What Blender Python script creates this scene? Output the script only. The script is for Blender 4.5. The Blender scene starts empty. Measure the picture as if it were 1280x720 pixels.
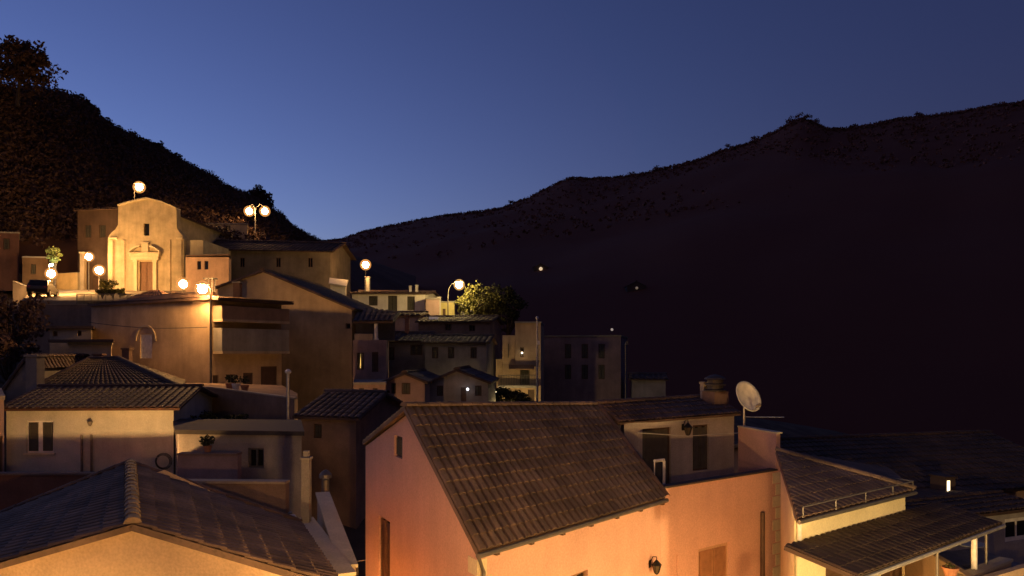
import bpy, bmesh, math, random
from mathutils import Vector, Matrix, noise
R = random.Random(7)
PI = math.pi
F, CX, CY = 930.0, 640.0, 440.0          # focal length and horizon of the photograph, in its pixels
sc = bpy.context.scene
COL = sc.collection

def P(px, py, Y): return Vector(((px-CX)/F*Y, Y, (CY-py)/F*Y))
def XY(px, Y): return Vector(((px-CX)/F*Y, Y))
def ZZ(py, Y): return (CY-py)/F*Y

# ------------------------------------------------------------------ materials
MATS = {}
def nodes(name):
    m = bpy.data.materials.new(name); m.use_nodes = True
    nt = m.node_tree; b = nt.nodes['Principled BSDF']
    return m, nt, b
def plain(name, col, rough=.7, metal=0.0):
    if name in MATS: return MATS[name]
    m, nt, b = nodes(name)
    tc = nt.nodes.new('ShaderNodeTexCoord'); n = nt.nodes.new('ShaderNodeTexNoise'); n.inputs['Scale'].default_value = 5.0
    n.inputs['Detail'].default_value = 6
    nt.links.new(tc.outputs['Object'], n.inputs['Vector'])
    mr = nt.nodes.new('ShaderNodeMapRange'); mr.inputs[1].default_value = .3; mr.inputs[2].default_value = .7
    mr.inputs[3].default_value = .75; mr.inputs[4].default_value = 1.12
    nt.links.new(n.outputs[0], mr.inputs[0])
    mx = nt.nodes.new('ShaderNodeVectorMath'); mx.operation = 'SCALE'; mx.inputs[0].default_value = col
    nt.links.new(mr.outputs[0], mx.inputs['Scale']); nt.links.new(mx.outputs[0], b.inputs['Base Color'])
    b.inputs['Roughness'].default_value = rough; b.inputs['Metallic'].default_value = metal
    MATS[name] = m; return m
def stucco(name, col, dirt=.35, scale=1.0):
    """painted render: broad patches, rain streaks below ledges, fine grain"""
    if name in MATS: return MATS[name]
    m, nt, b = nodes(name); N = nt.nodes.new; L = nt.links.new
    tc = N('ShaderNodeTexCoord')
    n1 = N('ShaderNodeTexNoise'); n1.inputs['Scale'].default_value = .55*scale; n1.inputs['Detail'].default_value = 9; n1.inputs['Roughness'].default_value = .62
    L(tc.outputs['Object'], n1.inputs['Vector'])
    mp = N('ShaderNodeMapping'); mp.inputs['Scale'].default_value = (1.7*scale, 1.7*scale, .16*scale); L(tc.outputs['Object'], mp.inputs['Vector'])
    n2 = N('ShaderNodeTexNoise'); n2.inputs['Scale'].default_value = 1.5; n2.inputs['Detail'].default_value = 7; L(mp.outputs[0], n2.inputs['Vector'])
    n3 = N('ShaderNodeTexNoise'); n3.inputs['Scale'].default_value = 22; n3.inputs['Detail'].default_value = 4; L(tc.outputs['Object'], n3.inputs['Vector'])
    def rng(src, a, c, lo, hi):
        r = N('ShaderNodeMapRange'); r.inputs[1].default_value = a; r.inputs[2].default_value = c; r.inputs[3].default_value = lo; r.inputs[4].default_value = hi
        L(src, r.inputs[0]); return r.outputs[0]
    def mul(x, y):
        q = N('ShaderNodeMath'); q.operation = 'MULTIPLY'; L(x, q.inputs[0]); L(y, q.inputs[1]); return q.outputs[0]
    k = mul(mul(rng(n1.outputs[0], .32, .68, 1-dirt, 1.06), rng(n2.outputs[0], .30, .66, 1-dirt*.38, 1.02)), rng(n3.outputs[0], .3, .7, .88, 1.08))
    mx = N('ShaderNodeVectorMath'); mx.operation = 'SCALE'; mx.inputs[0].default_value = col
    L(k, mx.inputs['Scale']); L(mx.outputs[0], b.inputs['Base Color'])
    b.inputs['Roughness'].default_value = .93; b.inputs['Specular IOR Level'].default_value = .2
    bp = N('ShaderNodeBump'); bp.inputs['Strength'].default_value = .35; bp.inputs['Distance'].default_value = .02
    L(n3.outputs[0], bp.inputs['Height']); L(bp.outputs[0], b.inputs['Normal'])
    MATS[name] = m; return m
def tiles(name, col, var=.5, rough=.72):
    if name in MATS: return MATS[name]
    m, nt, b = nodes(name); N = nt.nodes.new; L = nt.links.new
    g = N('ShaderNodeNewGeometry'); tc = N('ShaderNodeTexCoord')
    n = N('ShaderNodeTexNoise'); n.inputs['Scale'].default_value = .9; n.inputs['Detail'].default_value = 8; L(tc.outputs['Object'], n.inputs['Vector'])
    n2 = N('ShaderNodeTexNoise'); n2.inputs['Scale'].default_value = 14; n2.inputs['Detail'].default_value = 5; L(tc.outputs['Object'], n2.inputs['Vector'])
    r = N('ShaderNodeMapRange'); r.inputs[3].default_value = 1-var; r.inputs[4].default_value = 1+var*.7; L(g.outputs['Random Per Island'], r.inputs[0])
    r2 = N('ShaderNodeMapRange'); r2.inputs[1].default_value = .3; r2.inputs[2].default_value = .7; r2.inputs[3].default_value = .55; r2.inputs[4].default_value = 1.2; L(n.outputs[0], r2.inputs[0])
    mu = N('ShaderNodeMath'); mu.operation = 'MULTIPLY'; L(r.outputs[0], mu.inputs[0]); L(r2.outputs[0], mu.inputs[1])
    mx = N('ShaderNodeVectorMath'); mx.operation = 'SCALE'; mx.inputs[0].default_value = col; L(mu.outputs[0], mx.inputs['Scale'])
    moss = N('ShaderNodeMix'); moss.data_type = 'RGBA'
    r3 = N('ShaderNodeMapRange'); r3.inputs[1].default_value = .5; r3.inputs[2].default_value = .68; r3.inputs[4].default_value = .7; L(n2.outputs[0], r3.inputs[0])
    L(r3.outputs[0], moss.inputs[0]); L(mx.outputs[0], moss.inputs[6]); r3.inputs[4].default_value = .35; moss.inputs[7].default_value = (.075, .075, .05, 1)
    L(moss.outputs[2], b.inputs['Base Color']); b.inputs['Roughness'].default_value = rough; b.inputs['Specular IOR Level'].default_value = .35
    MATS[name] = m; return m
def foliage(name, col, var=.6):
    if name in MATS: return MATS[name]
    m, nt, b = nodes(name); N = nt.nodes.new; L = nt.links.new
    g = N('ShaderNodeNewGeometry')
    r = N('ShaderNodeMapRange'); r.inputs[3].default_value = 1-var; r.inputs[4].default_value = 1+var; L(g.outputs['Random Per Island'], r.inputs[0])
    mx = N('ShaderNodeVectorMath'); mx.operation = 'SCALE'; mx.inputs[0].default_value = col; L(r.outputs[0], mx.inputs['Scale'])
    L(mx.outputs[0], b.inputs['Base Color']); b.inputs['Roughness'].default_value = .75; b.inputs['Specular IOR Level'].default_value = .15
    MATS[name] = m; return m
def ground_mat(name, c1, c2, scale=.15):
    if name in MATS: return MATS[name]
    m, nt, b = nodes(name); N = nt.nodes.new; L = nt.links.new
    tc = N('ShaderNodeTexCoord'); n = N('ShaderNodeTexNoise'); n.inputs['Scale'].default_value = scale; n.inputs['Detail'].default_value = 12; n.inputs['Roughness'].default_value = .65
    L(tc.outputs['Object'], n.inputs['Vector'])
    cr = N('ShaderNodeValToRGB'); cr.color_ramp.elements[0].position = .35; cr.color_ramp.elements[0].color = (*c1, 1); cr.color_ramp.elements[1].position = .65; cr.color_ramp.elements[1].color = (*c2, 1)
    L(n.outputs[0], cr.inputs[0]); L(cr.outputs[0], b.inputs['Base Color']); b.inputs['Roughness'].default_value = 2.05; b.inputs['Specular IOR Level'].default_value = .1
    MATS[name] = m; return m
def glow(name, col, strength):
    if name in MATS: return MATS[name]
    m, nt, b = nodes(name)
    b.inputs['Base Color'].default_value = (.8, .75, .65, 1)
    b.inputs['Emission Color'].default_value = (*col, 1); b.inputs['Emission Strength'].default_value = strength
    MATS[name] = m; return m
def glassy(name, col, rough=.08):
    if name in MATS: return MATS[name]
    m, nt, b = nodes(name); b.inputs['Base Color'].default_value = (*col, 1); b.inputs['Roughness'].default_value = rough
    MATS[name] = m; return m

PINK = stucco('pink_render', (.68, .43, .34), .12)
CREAM = stucco('cream_render', (.68, .52, .36), .25)
PALE = stucco('pale_render', (.55, .56, .50), .3)
SAND = stucco('sand_render', (.5, .41, .3), .35)
OCHRE = stucco('ochre_render', (.56, .41, .27), .35)
GREY = stucco('grey_render', (.34, .32, .3), .4)
ROSE = stucco('rose_render', (.46, .33, .3), .4)
BROWN = stucco('brown_render', (.33, .23, .17), .4)
WHITE = stucco('white_render', (.74, .71, .64), .2)
STONE = stucco('church_stone', (.6, .5, .33), .35, 1.6)
QUOIN = stucco('quoin_stone', (.74, .66, .46), .25)
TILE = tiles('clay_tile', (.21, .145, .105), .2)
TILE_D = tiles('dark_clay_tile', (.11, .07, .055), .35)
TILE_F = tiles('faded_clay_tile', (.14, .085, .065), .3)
WOOD = plain('dark_wood', (.09, .05, .03), .6)
WOODM = plain('brown_wood', (.22, .12, .06), .55)
SHUT = plain('shutter_green', (.07, .065, .045), .55)
METAL = plain('painted_metal', (.16, .15, .14), .45, .4)
GALV = plain('galvanised', (.55, .55, .53), .4, .6)
WHITEP = plain('white_paint', (.78, .77, .74), .45)
CONC = stucco('concrete', (.36, .34, .31), .35)
BRICK = plain('old_brick', (.17, .1, .075), .9)
PANE = glassy('window_glass', (.012, .012, .014))
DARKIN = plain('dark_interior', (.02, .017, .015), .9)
BARK = plain('bark', (.07, .05, .035), .9)
LEAF = foliage('leaf', (.05, .055, .025))
LEAFD = foliage('leaf_dark', (.10, .062, .052), .1)
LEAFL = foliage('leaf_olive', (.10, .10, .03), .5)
TERRA = plain('terracotta', (.42, .19, .1), .8)
SOD = (1.0, .50, .155)

# ------------------------------------------------------------------ mesh builder
class MB:
    def __init__(s): s.v = []; s.f = []
    def add(s, vs, fs):
        b = len(s.v); s.v += [Vector(v) for v in vs]; s.f += [tuple(b+i for i in f) for f in fs]; return s
    def poly(s, *vs): return s.add(vs, [tuple(range(len(vs)))])
    def box(s, lo, hi):
        x0, y0, z0 = lo; x1, y1, z1 = hi
        return s.add([(x0,y0,z0),(x1,y0,z0),(x1,y1,z0),(x0,y1,z0),(x0,y0,z1),(x1,y0,z1),(x1,y1,z1),(x0,y1,z1)],
                     [(3,2,1,0),(4,5,6,7),(0,1,5,4),(1,2,6,5),(2,3,7,6),(3,0,4,7)])
    def obox(s, c, a, b, h, z):
        """oriented box: centre (x,y,z bottom) c, half vectors a and b (2d), height h"""
        c = Vector(c); a = Vector((a[0], a[1], 0)); b = Vector((b[0], b[1], 0))
        q = [c-a-b, c+a-b, c+a+b, c-a+b]
        q = [Vector((p.x, p.y, z)) for p in q]; t = [p+Vector((0,0,h)) for p in q]
        return s.add(q+t, [(3,2,1,0),(4,5,6,7),(0,1,5,4),(1,2,6,5),(2,3,7,6),(3,0,4,7)])
    def prism(s, pts, z0, z1):
        n = len(pts); z0 = z0 if isinstance(z0, (list, tuple)) else [z0]*n; z1 = z1 if isinstance(z1, (list, tuple)) else [z1]*n
        vs = [(p[0], p[1], z0[i]) for i, p in enumerate(pts)]+[(p[0], p[1], z1[i]) for i, p in enumerate(pts)]
        fs = [tuple(range(n-1, -1, -1)), tuple(range(n, 2*n))]+[(i, (i+1) % n, n+(i+1) % n, n+i) for i in range(n)]
        return s.add(vs, fs)
    def slab(s, q, th):
        """quad q (CCW from above) thickened downwards along its normal"""
        q = [Vector(p) for p in q]; n = (q[1]-q[0]).cross(q[-1]-q[0]).normalized(); k = len(q)
        lo = [p-n*th for p in q]
        return s.add(q+lo, [tuple(range(k)), tuple(range(2*k-1, k-1, -1))]+[(i, k+i, k+(i+1) % k, (i+1) % k) for i in range(k)])
    def tube(s, path, r, n=8, cap=True):
        path = [Vector(p) for p in path]; rr = r if isinstance(r, (list, tuple)) else [r]*len(path); b = len(s.v)
        for i, p in enumerate(path):
            d = (path[min(i+1, len(path)-1)]-path[max(i-1, 0)]).normalized()
            u = d.cross(Vector((0, 0, 1)) if abs(d.z) < .9 else Vector((1, 0, 0))).normalized(); w = d.cross(u)
            for k in range(n):
                t = 2*PI*k/n; s.v.append(p+(u*math.cos(t)+w*math.sin(t))*rr[i])
        for i in range(len(path)-1):
            for k in range(n):
                a = b+i*n+k; c = b+i*n+(k+1) % n; s.f.append((a, a+n, c+n, c))
        if cap: s.f.append(tuple(b+k for k in range(n))); s.f.append(tuple(b+(len(path)-1)*n+k for k in range(n-1, -1, -1)))
        return s
    def lathe(s, prof, c, n=16):
        c = Vector(c); b = len(s.v)
        for r, z in prof:
            for k in range(n): s.v.append(c+Vector((r*math.cos(2*PI*k/n), r*math.sin(2*PI*k/n), z)))
        for i in range(len(prof)-1):
            for k in range(n):
                a = b+i*n+k; d = b+i*n+(k+1) % n; s.f.append((a, d, d+n, a+n))
        s.f.append(tuple(b+k for k in range(n-1, -1, -1))); s.f.append(tuple(b+(len(prof)-1)*n+k for k in range(n)))
        return s
    def ball(s, c, r, n=12, m=8):
        return s.lathe([(r*math.sin(PI*(i+.001)/m)+1e-4, -r*math.cos(PI*i/m)) for i in range(m+1)], c, n)
    def build(s, name, mat, parent=None, smooth=False):
        me = bpy.data.meshes.new(name); off = Vector((0, 0, 0)); q = parent
        while q is not None: off += q.location; q = q.parent
        me.from_pydata([v-off for v in s.v], [], s.f); me.update()
        if smooth: me.shade_smooth() if hasattr(me, 'shade_smooth') else [setattr(p, 'use_smooth', True) for p in me.polygons]
        me.materials.append(mat); o = bpy.data.objects.new(name, me); COL.objects.link(o); o.parent = parent; return o

def tag(o, label, cat, group=None, kind=None):
    o['label'] = label; o['category'] = cat
    if group: o['group'] = group
    if kind: o['kind'] = kind
    return o
def thing(name, label, cat, loc, group=None):
    o = bpy.data.objects.new(name, None); COL.objects.link(o); o.location = loc; o.empty_display_size = .3
    return tag(o, label, cat, group)
def structure(name, mb, mat, kind='structure', smooth=False):
    o = mb.build(name, mat, None, smooth); o['kind'] = kind; return o
def dup(root, loc, scale=(1, 1, 1), rz=0, label=None):
    r = root.copy(); COL.objects.link(r); r.location = loc; r.scale = scale; r.rotation_euler = (0, 0, rz)
    if label: r['label'] = label
    for ch in list(root.children):
        c = ch.copy(); COL.objects.link(c); c.parent = r
        for g in list(ch.children):
            d = g.copy(); COL.objects.link(d); d.parent = c
    return r

# ------------------------------------------------------------------ walls with real openings
def hit(p0, p1, px, py):
    a = (px-CX)/F; d = p1-p0; L = d.length; d = d/L
    # a*t = p0.x+u*d.x ; t = p0.y+u*d.y
    u = (a*p0.y-p0.x)/(d.x-a*d.y); t = p0.y+u*d.y
    return u, (CY-py)/F*t
def wall_panel(mb, p0, p1, z0, prof, holes, rev=.16):
    """outer face p0->p1 (outside on the right hand), top profile [(u,z)..], rectangular holes (u0,u1,zb,zt)"""
    d = (p1-p0); L = d.length; d = d/L; n = Vector((d.y, -d.x))
    def pt(u, z, k=0): return Vector((p0.x+d.x*u-n.x*k, p0.y+d.y*u-n.y*k, z))
    br = sorted(set([round(u, 4) for u, z in prof]+[round(h[0], 4) for h in holes]+[round(h[1], 4) for h in holes]))
    def top(u):
        for (a, za), (b, zb) in zip(prof, prof[1:]):
            if a-1e-6 <= u <= b+1e-6: return za+(zb-za)*(u-a)/max(b-a, 1e-6)
        return prof[-1][1]
    for a, b in zip(br, br[1:]):
        if b-a < 1e-4: continue
        m = (a+b)/2; hs = sorted([h for h in holes if h[0]-1e-4 <= m <= h[1]+1e-4], key=lambda h: h[2])
        zc = z0
        for h in hs:
            if h[2] > zc+1e-4: mb.poly(pt(a, zc), pt(b, zc), pt(b, h[2]), pt(a, h[2]))
            zc = h[3]
        mb.poly(pt(a, zc), pt(b, zc), pt(b, top(b)), pt(a, top(a)))
    for (a, b, zb, zt) in [h[:4] for h in holes]:
        mb.poly(pt(a, zb), pt(a, zb, rev), pt(a, zt, rev), pt(a, zt)); mb.poly(pt(b, zb, rev), pt(b, zb), pt(b, zt), pt(b, zt, rev))
        mb.poly(pt(a, zb), pt(b, zb), pt(b, zb, rev), pt(a, zb, rev)); mb.poly(pt(a, zt, rev), pt(b, zt, rev), pt(b, zt), pt(a, zt))
def opening(root, p0, p1, h, kind, opts):
    """the window, shuttered window or door that fills one hole"""
    a, b, zb, zt = h; d = (p1-p0).normalized(); n = Vector((d.y, -d.x))
    def pt(u, z, k=0): return Vector((p0.x+d.x*u-n.x*k, p0.y+d.y*u-n.y*k, z))
    def bar(mb, u0, u1, z0, z1, k0, k1):
        q = [pt(u0, z0, k0), pt(u1, z0, k0), pt(u1, z0, k1), pt(u0, z0, k1), pt(u0, z1, k0), pt(u1, z1, k0), pt(u1, z1, k1), pt(u0, z1, k1)]
        mb.add(q, [(3,2,1,0),(4,5,6,7),(0,1,5,4),(1,2,6,5),(2,3,7,6),(3,0,4,7)])
    fr = MB(); w = opts.get('fw', .07); e = .002; fm = opts.get('frame', WOODM)
    bar(fr, a+e, a+w, zb+e, zt-e, .08, .14); bar(fr, b-w, b-e, zb+e, zt-e, .08, .14)
    bar(fr, a+w+e, b-w-e, zt-w, zt-e, .08, .14)
    if kind != 'door': bar(fr, a+w+e, b-w-e, zb+e, zb+w, .08, .14)
    name = 'door' if kind == 'door' else 'window'
    o = fr.build(name, fm, root)
    if kind == 'shutter':
        gp = opts.get('gap', .02)/2
        if gp > .03:
            mu = MB(); bar(mu, (a+b)/2-gp, (a+b)/2+gp, zb+w, zt-w, .05, .13); mu.build('mullion', fm, o)
        for s0, s1 in ((a+w, (a+b)/2-gp), ((a+b)/2+gp, b-w)):
            sh = MB(); bar(sh, s0+.01, s0+.06, zb+w, zt-w, .03, .078); bar(sh, s1-.06, s1-.01, zb+w, zt-w, .03, .078)
            z = zb+w
            while z < zt-w-.05:
                q = [pt(s0+.061, z, .04), pt(s1-.061, z, .04), pt(s1-.061, z+.06, .074), pt(s0+.061, z+.06, .074)]
                sh.add(q+[p+Vector((0,0,.012)) for p in q], [(0,1,2,3),(7,6,5,4),(0,4,5,1),(2,6,7,3)]); z += opts.get('slat', .07)
            sh.build('shutter', opts.get('leaf', SHUT), o)
        bk = MB(); bar(bk, a+w, b-w, zb+w, zt-w, .12, .15); bk.build('pane', PANE, o)
    elif kind == 'door':
        dl = MB(); bar(dl, a+w+.004, b-w-.004, zb+.01, zt-w-.004, .095, .13)
        for q0, q1 in ((.12, .45), (.55, .92)):
            H = zt-zb; bar(dl, a+w+.12*(b-a), b-w-.12*(b-a), zb+q0*H, zb+q1*H-.05, .085, .095)
        dl.build('leaf', opts.get('leaf', WOOD), o)
    else:
        pn = MB(); bar(pn, a+w, b-w, zb+w, zt-w, .11, .125); pn.build('pane', opts.get('pane', PANE), o)
        if b-a > .5 and not opts.get('nomul'):
            mu = MB(); bar(mu, (a+b)/2-.035, (a+b)/2+.035, zb+w, zt-w, .085, .108); mu.build('mullion', fm, o)
    if opts.get('sill') and kind != 'door':
        sl = MB(); bar(sl, a-.08, b+.08, zb-.07, zb-.003, -.09, .05); sl.build('sill', opts.get('sillm', QUOIN), o)
    return o

def house(name, label, cat, poly, z0, tops, mat, holes=(), prof=None, group=None, cap=True, rev=.16):
    """poly CCW; tops one z per corner; prof {wall: [(fraction, z)]} extra points; holes (wall, kind, (px0,py0,px1,py1), opts)"""
    prof = prof or {}
    poly = [Vector(p) for p in poly]; n = len(poly); c = sum(poly, Vector((0, 0)))/n
    root = thing(name, label, cat, (c.x, c.y, z0), group); mb = MB(); op = []
    for i in range(n):
        p0, p1 = poly[i], poly[(i+1) % n]; L = (p1-p0).length
        pr = [(0, tops[i])]+[(f*L, z) for f, z in prof.get(i, [])]+[(L, tops[(i+1) % n])]
        hs = []
        for (w, kind, px, o) in holes:
            if w != i: continue
            u0, za = hit(p0, p1, px[0], (px[1]+px[3])/2); u1, zb = hit(p0, p1, px[2], (px[1]+px[3])/2)
            um = (px[0]+px[2])/2; _, zt = hit(p0, p1, um, px[1]); _, zb = hit(p0, p1, um, px[3])
            if u0 > u1: u0, u1 = u1, u0
            h = (max(u0, .05), min(u1, L-.05), zb, zt); hs.append(h); op.append((p0, p1, h, kind, o))
        wall_panel(mb, p0, p1, z0, pr, hs, rev)
    if cap: mb.add([(p.x, p.y, tops[i]) for i, p in enumerate(poly)], [tuple(range(n))])
    w = mb.build('wall', mat, root)
    for p0, p1, h, kind, o in op: opening(root, p0, p1, h, kind, o)
    return root, w

# ------------------------------------------------------------------ tiled roofs
def tile_sheet(mb, e0, e1, r1, r0, tw=.25, tl=.40, amp=.055, seed=1, up0=.032):
    rr = random.Random(seed); e0, e1, r1, r0 = map(Vector, (e0, e1, r1, r0))
    nc = max(2, int(max((e1-e0).length, (r1-r0).length)/tw)); nr = max(2, int(((r0-e0).length+(r1-e1).length)/2/tl))
    prof = [(-.5, 0), (-.36, .72), (0, 1), (.36, .72), (.5, 0)]
    def q(u, v): return (e0*(1-u)+e1*u)*(1-v)+(r0*(1-u)+r1*u)*v
    nrm = ((e1-e0).cross(r0-e0)+(e1-e0).cross(r1-e1)).normalized()
    for j in range(nr):
        for i in range(nc):
            u = (i+.5)/nc; jit = rr.uniform(-.012, .012); v0 = max(0, (j+rr.uniform(-.025, .025))/nr)-.004; v1 = min(1, (j+1.16)/nr)
            a = (q((i+1)/nc, v0)-q(i/nc, v0)); lift = rr.uniform(-.003, .004); sk = rr.uniform(-.03, .03)
            vs = []
            for (v, wd, up) in ((v0, .88, up0+lift), (v1, .74, .004)):
                c = q(u, v)+a*jit+a*(sk if v == v1 else 0)
                for (x, h) in prof: vs.append(c+a*(x*wd)+nrm*(h*amp*(tw/.25)*(wd/.86)+up))
            low = [vs[k]-nrm*.018 for k in range(5)]
            mb.add(vs+low, [(k, k+1, k+6, k+5) for k in range(4)]+[(k+1, k, 10+k, 11+k) for k in range(4)])
def ridge(mb, a, b, r=.13, step=.38, seed=2):
    a, b = Vector(a), Vector(b); L = (b-a).length; n = max(2, int(L/step)); rr = random.Random(seed)
    d = (b-a)/L; s = d.cross(Vector((0, 0, 1))).normalized(); up = s.cross(d)
    for i in range(n):
        p = a+d*(L*i/n-.02); e = a+d*(L*(i+1.12)/n); vs = []
        for c, k in ((p, 1.08), (e, .9)):
            for t in range(7):
                th = PI*t/6; vs.append(c+(s*math.cos(th)*r+up*math.sin(th)*r*.8)*k+Vector((0,0,.02+rr.uniform(-.004,.006))))
        mb.add(vs, [(t, t+1, t+8, t+7) for t in range(6)]+[(6,5,4,3,2,1,0)])
def roof(root, planes, mat=None, ridges=(), tw=.25, tl=.4, th=.1, seed=1, up0=.032, name='roof'):
    """planes: (e0,e1,r1,r0) eave left to right seen from outside; a deck slab under real tiles"""
    mb = MB()
    for k, pl in enumerate(planes):
        pl = [Vector(p) for p in pl]
        tri = (pl[2]-pl[3]).length < 1e-3
        if tri:
            e0, e1, ap = pl[0], pl[1], pl[2]
            mb.slab([e0, e1, ap], th); sub = MB(); d = (e1-e0).normalized(); w = ap-e0; h = w-d*w.dot(d)
            tile_sheet(sub, e0, e1, e1+h, e0+h, tw, tl, seed=seed+k, up0=up0)
            bm = bmesh.new(); vs = [bm.verts.new(v) for v in sub.v]
            for f in sub.f: bm.faces.new([vs[i] for i in f])
            nr = d.cross(h).normalized()
            for A, B in ((e1, ap), (ap, e0)):
                no = (B-A).cross(nr).normalized()
                bmesh.ops.bisect_plane(bm, geom=bm.verts[:]+bm.edges[:]+bm.faces[:], plane_co=A, plane_no=no, clear_outer=True)
            bm.verts.index_update(); mb.add([v.co.copy() for v in bm.verts], [tuple(v.index for v in f.verts) for f in bm.faces]); bm.free()
        else:
            b = len(mb.v); n = (pl[1]-pl[0]).cross(pl[3]-pl[0]).normalized(); lo = [p-n*th for p in pl]
            mb.add(pl+lo, [(0,1,2),(0,2,3),(6,5,4),(7,6,4),(0,4,5,1),(1,5,6,2),(2,6,7,3),(3,7,4,0)])
            tile_sheet(mb, *pl, tw, tl, seed=seed+k, up0=up0)
    for a, b in ridges: ridge(mb, a, b, r=.13*tw/.25)
    return mb.build(name, mat or TILE, root)
def lift(p, z): return Vector((p[0], p[1], z))

def chimney(parent, c, w, d, z0, z1, mat=BRICK, ang=0.0, pot=True, name='chimney'):
    ca, sa = math.cos(ang), math.sin(ang); a = (ca*w/2, sa*w/2); b = (-sa*d/2, ca*d/2); mb = MB()
    mb.obox((c[0], c[1], 0), a, b, z1-z0, z0)
    mb.obox((c[0], c[1], 0), (a[0]*1.25, a[1]*1.25), (b[0]*1.25, b[1]*1.25), .08, z1+.002)
    if pot:
        for sx in (-1, 1):
            for sy in (-1, 1):
                mb.obox((c[0]+a[0]*.75*sx+b[0]*.75*sy, c[1]+a[1]*.75*sx+b[1]*.75*sy, 0), (a[0]*.2, a[1]*.2), (b[0]*.2, b[1]*.2), .2, z1+.084)
        mb.obox((c[0], c[1], 0), (a[0]*1.3, a[1]*1.3), (b[0]*1.3, b[1]*1.3), .07, z1+.286)
    return mb.build(name, mat, parent)

def gable_back(name, label, cat, fl, fr, depth, z0, zl, zr, apex_f, za, mat, tmat=None, holes=(), group=None, over=.25, tw=.4, tl=.6, seed=1):
    """house with its gable towards us: fl, fr front corners, depth vector to the back"""
    fl, fr, depth = Vector(fl), Vector(fr), Vector(depth); bl, br = fl+depth, fr+depth
    root, w = house(name, label, cat, [fl, fr, br, bl], z0, [zl, zr, zr, zl], mat, holes, {0: [(apex_f, za)], 2: [(1-apex_f, za)]}, group, cap=False)
    ap = fl.lerp(fr, apex_f); apb = ap+depth; dn = depth.normalized()*over; sd = (fr-fl).normalized()*over; wl = (fr-fl).length
    sl = (za-zr)/max(wl*(1-apex_f), .1)*over; sll = (za-zl)/max(wl*apex_f, .1)*over; z = .03
    A, B = lift(ap-dn, za+z), lift(apb+dn, za+z)
    roof(root, [(lift(fr-dn+sd, zr-sl+z), lift(br+dn+sd, zr-sl+z), B, A), (lift(bl+dn-sd, zl-sll+z), lift(fl-dn-sd, zl-sll+z), A, B)], tmat or TILE_D, [(A, B)], tw, tl, seed=seed)
    return root
def eave_front(name, label, cat, fl, fr, depth, z0, ze, rise, mat, tmat=None, holes=(), group=None, over=.3, tw=.4, tl=.6, seed=1, up0=.032):
    """house with its eave towards us, ridge parallel to the front"""
    fl, fr, depth = Vector(fl), Vector(fr), Vector(depth); bl, br = fl+depth, fr+depth; zr = ze+rise
    root, w = house(name, label, cat, [fl, fr, br, bl], z0, [ze]*4, mat, holes, {1: [(.5, zr)], 3: [(.5, zr)]}, group, cap=False)
    d = (fr-fl).normalized()*over; q = depth.normalized()*over; k = rise/(depth.length/2)*over; z = .03
    ml, mr = fl+depth/2-d, fr+depth/2+d; A, B = lift(ml, zr+z), lift(mr, zr+z)
    roof(root, [(lift(fl-d-q, ze-k+z), lift(fr+d-q, ze-k+z), B, A), (lift(br+d+q, ze-k+z), lift(bl-d+q, ze-k+z), A, B)], tmat or TILE_D, [(A, B)], tw, tl, seed=seed, up0=up0)
    return root
def flat_house(name, label, cat, poly, z0, zt, mat, holes=(), group=None, rim=.12, cmat=None):
    root, w = house(name, label, cat, poly, z0, [zt]*len(poly), mat, holes, None, group)
    pts = [Vector(p) for p in poly]; c = sum(pts, Vector((0, 0)))/len(pts)
    MB().prism([p+(p-c).normalized()*rim for p in pts], zt+.004, zt+.16).build('roof', cmat or CONC, root)
    return root

# ------------------------------------------------------------------ ground
CTRL = [(0,-30,-13),(0,0,-12),(0,15,-12),(10,18,-12),(-10,18,-11),(-20,26,-9.5),(-12,30,-8.5),(-10,36,-6.5),(-25,36,-6),(-20,45,-5),(-30,48,-3),(-40,58,-1),
        (-44,66,2.5),(-36,66,2.5),(-30,80,4.5),(-46,80,5),(-20,60,-4.5),(-24,90,8),(-40,96,10),(-15,72,-1),(-14,86,2.2),(-8,88,1),(-10,60,-6),(-4,60,-7.5),(2,66,-8),
        (8,76,-9),(16,70,-11),(12,40,-13),(20,24,-13),(40,40,-18),(60,90,-34),(0,120,-12),(-60,70,6),(-70,100,16),(0,200,-40),(150,150,-60),(-90,30,0),(60,0,-20),(200,400,-90),(-300,300,20)]
def gz(x, y):
    sw = sz = 0
    for cx, cy, cz in CTRL:
        w = 1/((x-cx)**2+(y-cy)**2+6)**1.6; sw += w; sz += w*cz
    return sz/sw
def warp(t, near, far): return math.copysign((abs(t)**2.6)*far+abs(t)*near, t)
g = MB(); NX, NY = 130, 120
xs = [warp(-1+2*i/NX, 90, 2500) for i in range(NX+1)]; ys = [-60+(j/NY)*190+((j/NY)**4)*4000 for j in range(NY+1)]
g.v = [Vector((x, y, gz(x, y)+.25*noise.noise(Vector((x*.2, y*.2, 0))))) for y in ys for x in xs]
g.f = [(j*(NX+1)+i, j*(NX+1)+i+1, (j+1)*(NX+1)+i+1, (j+1)*(NX+1)+i) for j in range(NY) for i in range(NX)]
structure('ground', g, ground_mat('earth', (.07, .05, .04), (.14, .11, .08), .3), smooth=True)

# the square in front of the church
def piz(x, y): return 4.1+(y-60)*.125
pz = MB(); pts = [XY(28, 61), XY(262, 61), XY(262, 81), XY(40, 83)]
pz.prism(pts, [piz(p.x, p.y)-.35 for p in pts], [piz(p.x, p.y) for p in pts])
structure('piazza', pz, ground_mat('paving', (.24, .2, .15), (.36, .3, .22), 1.5))

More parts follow.
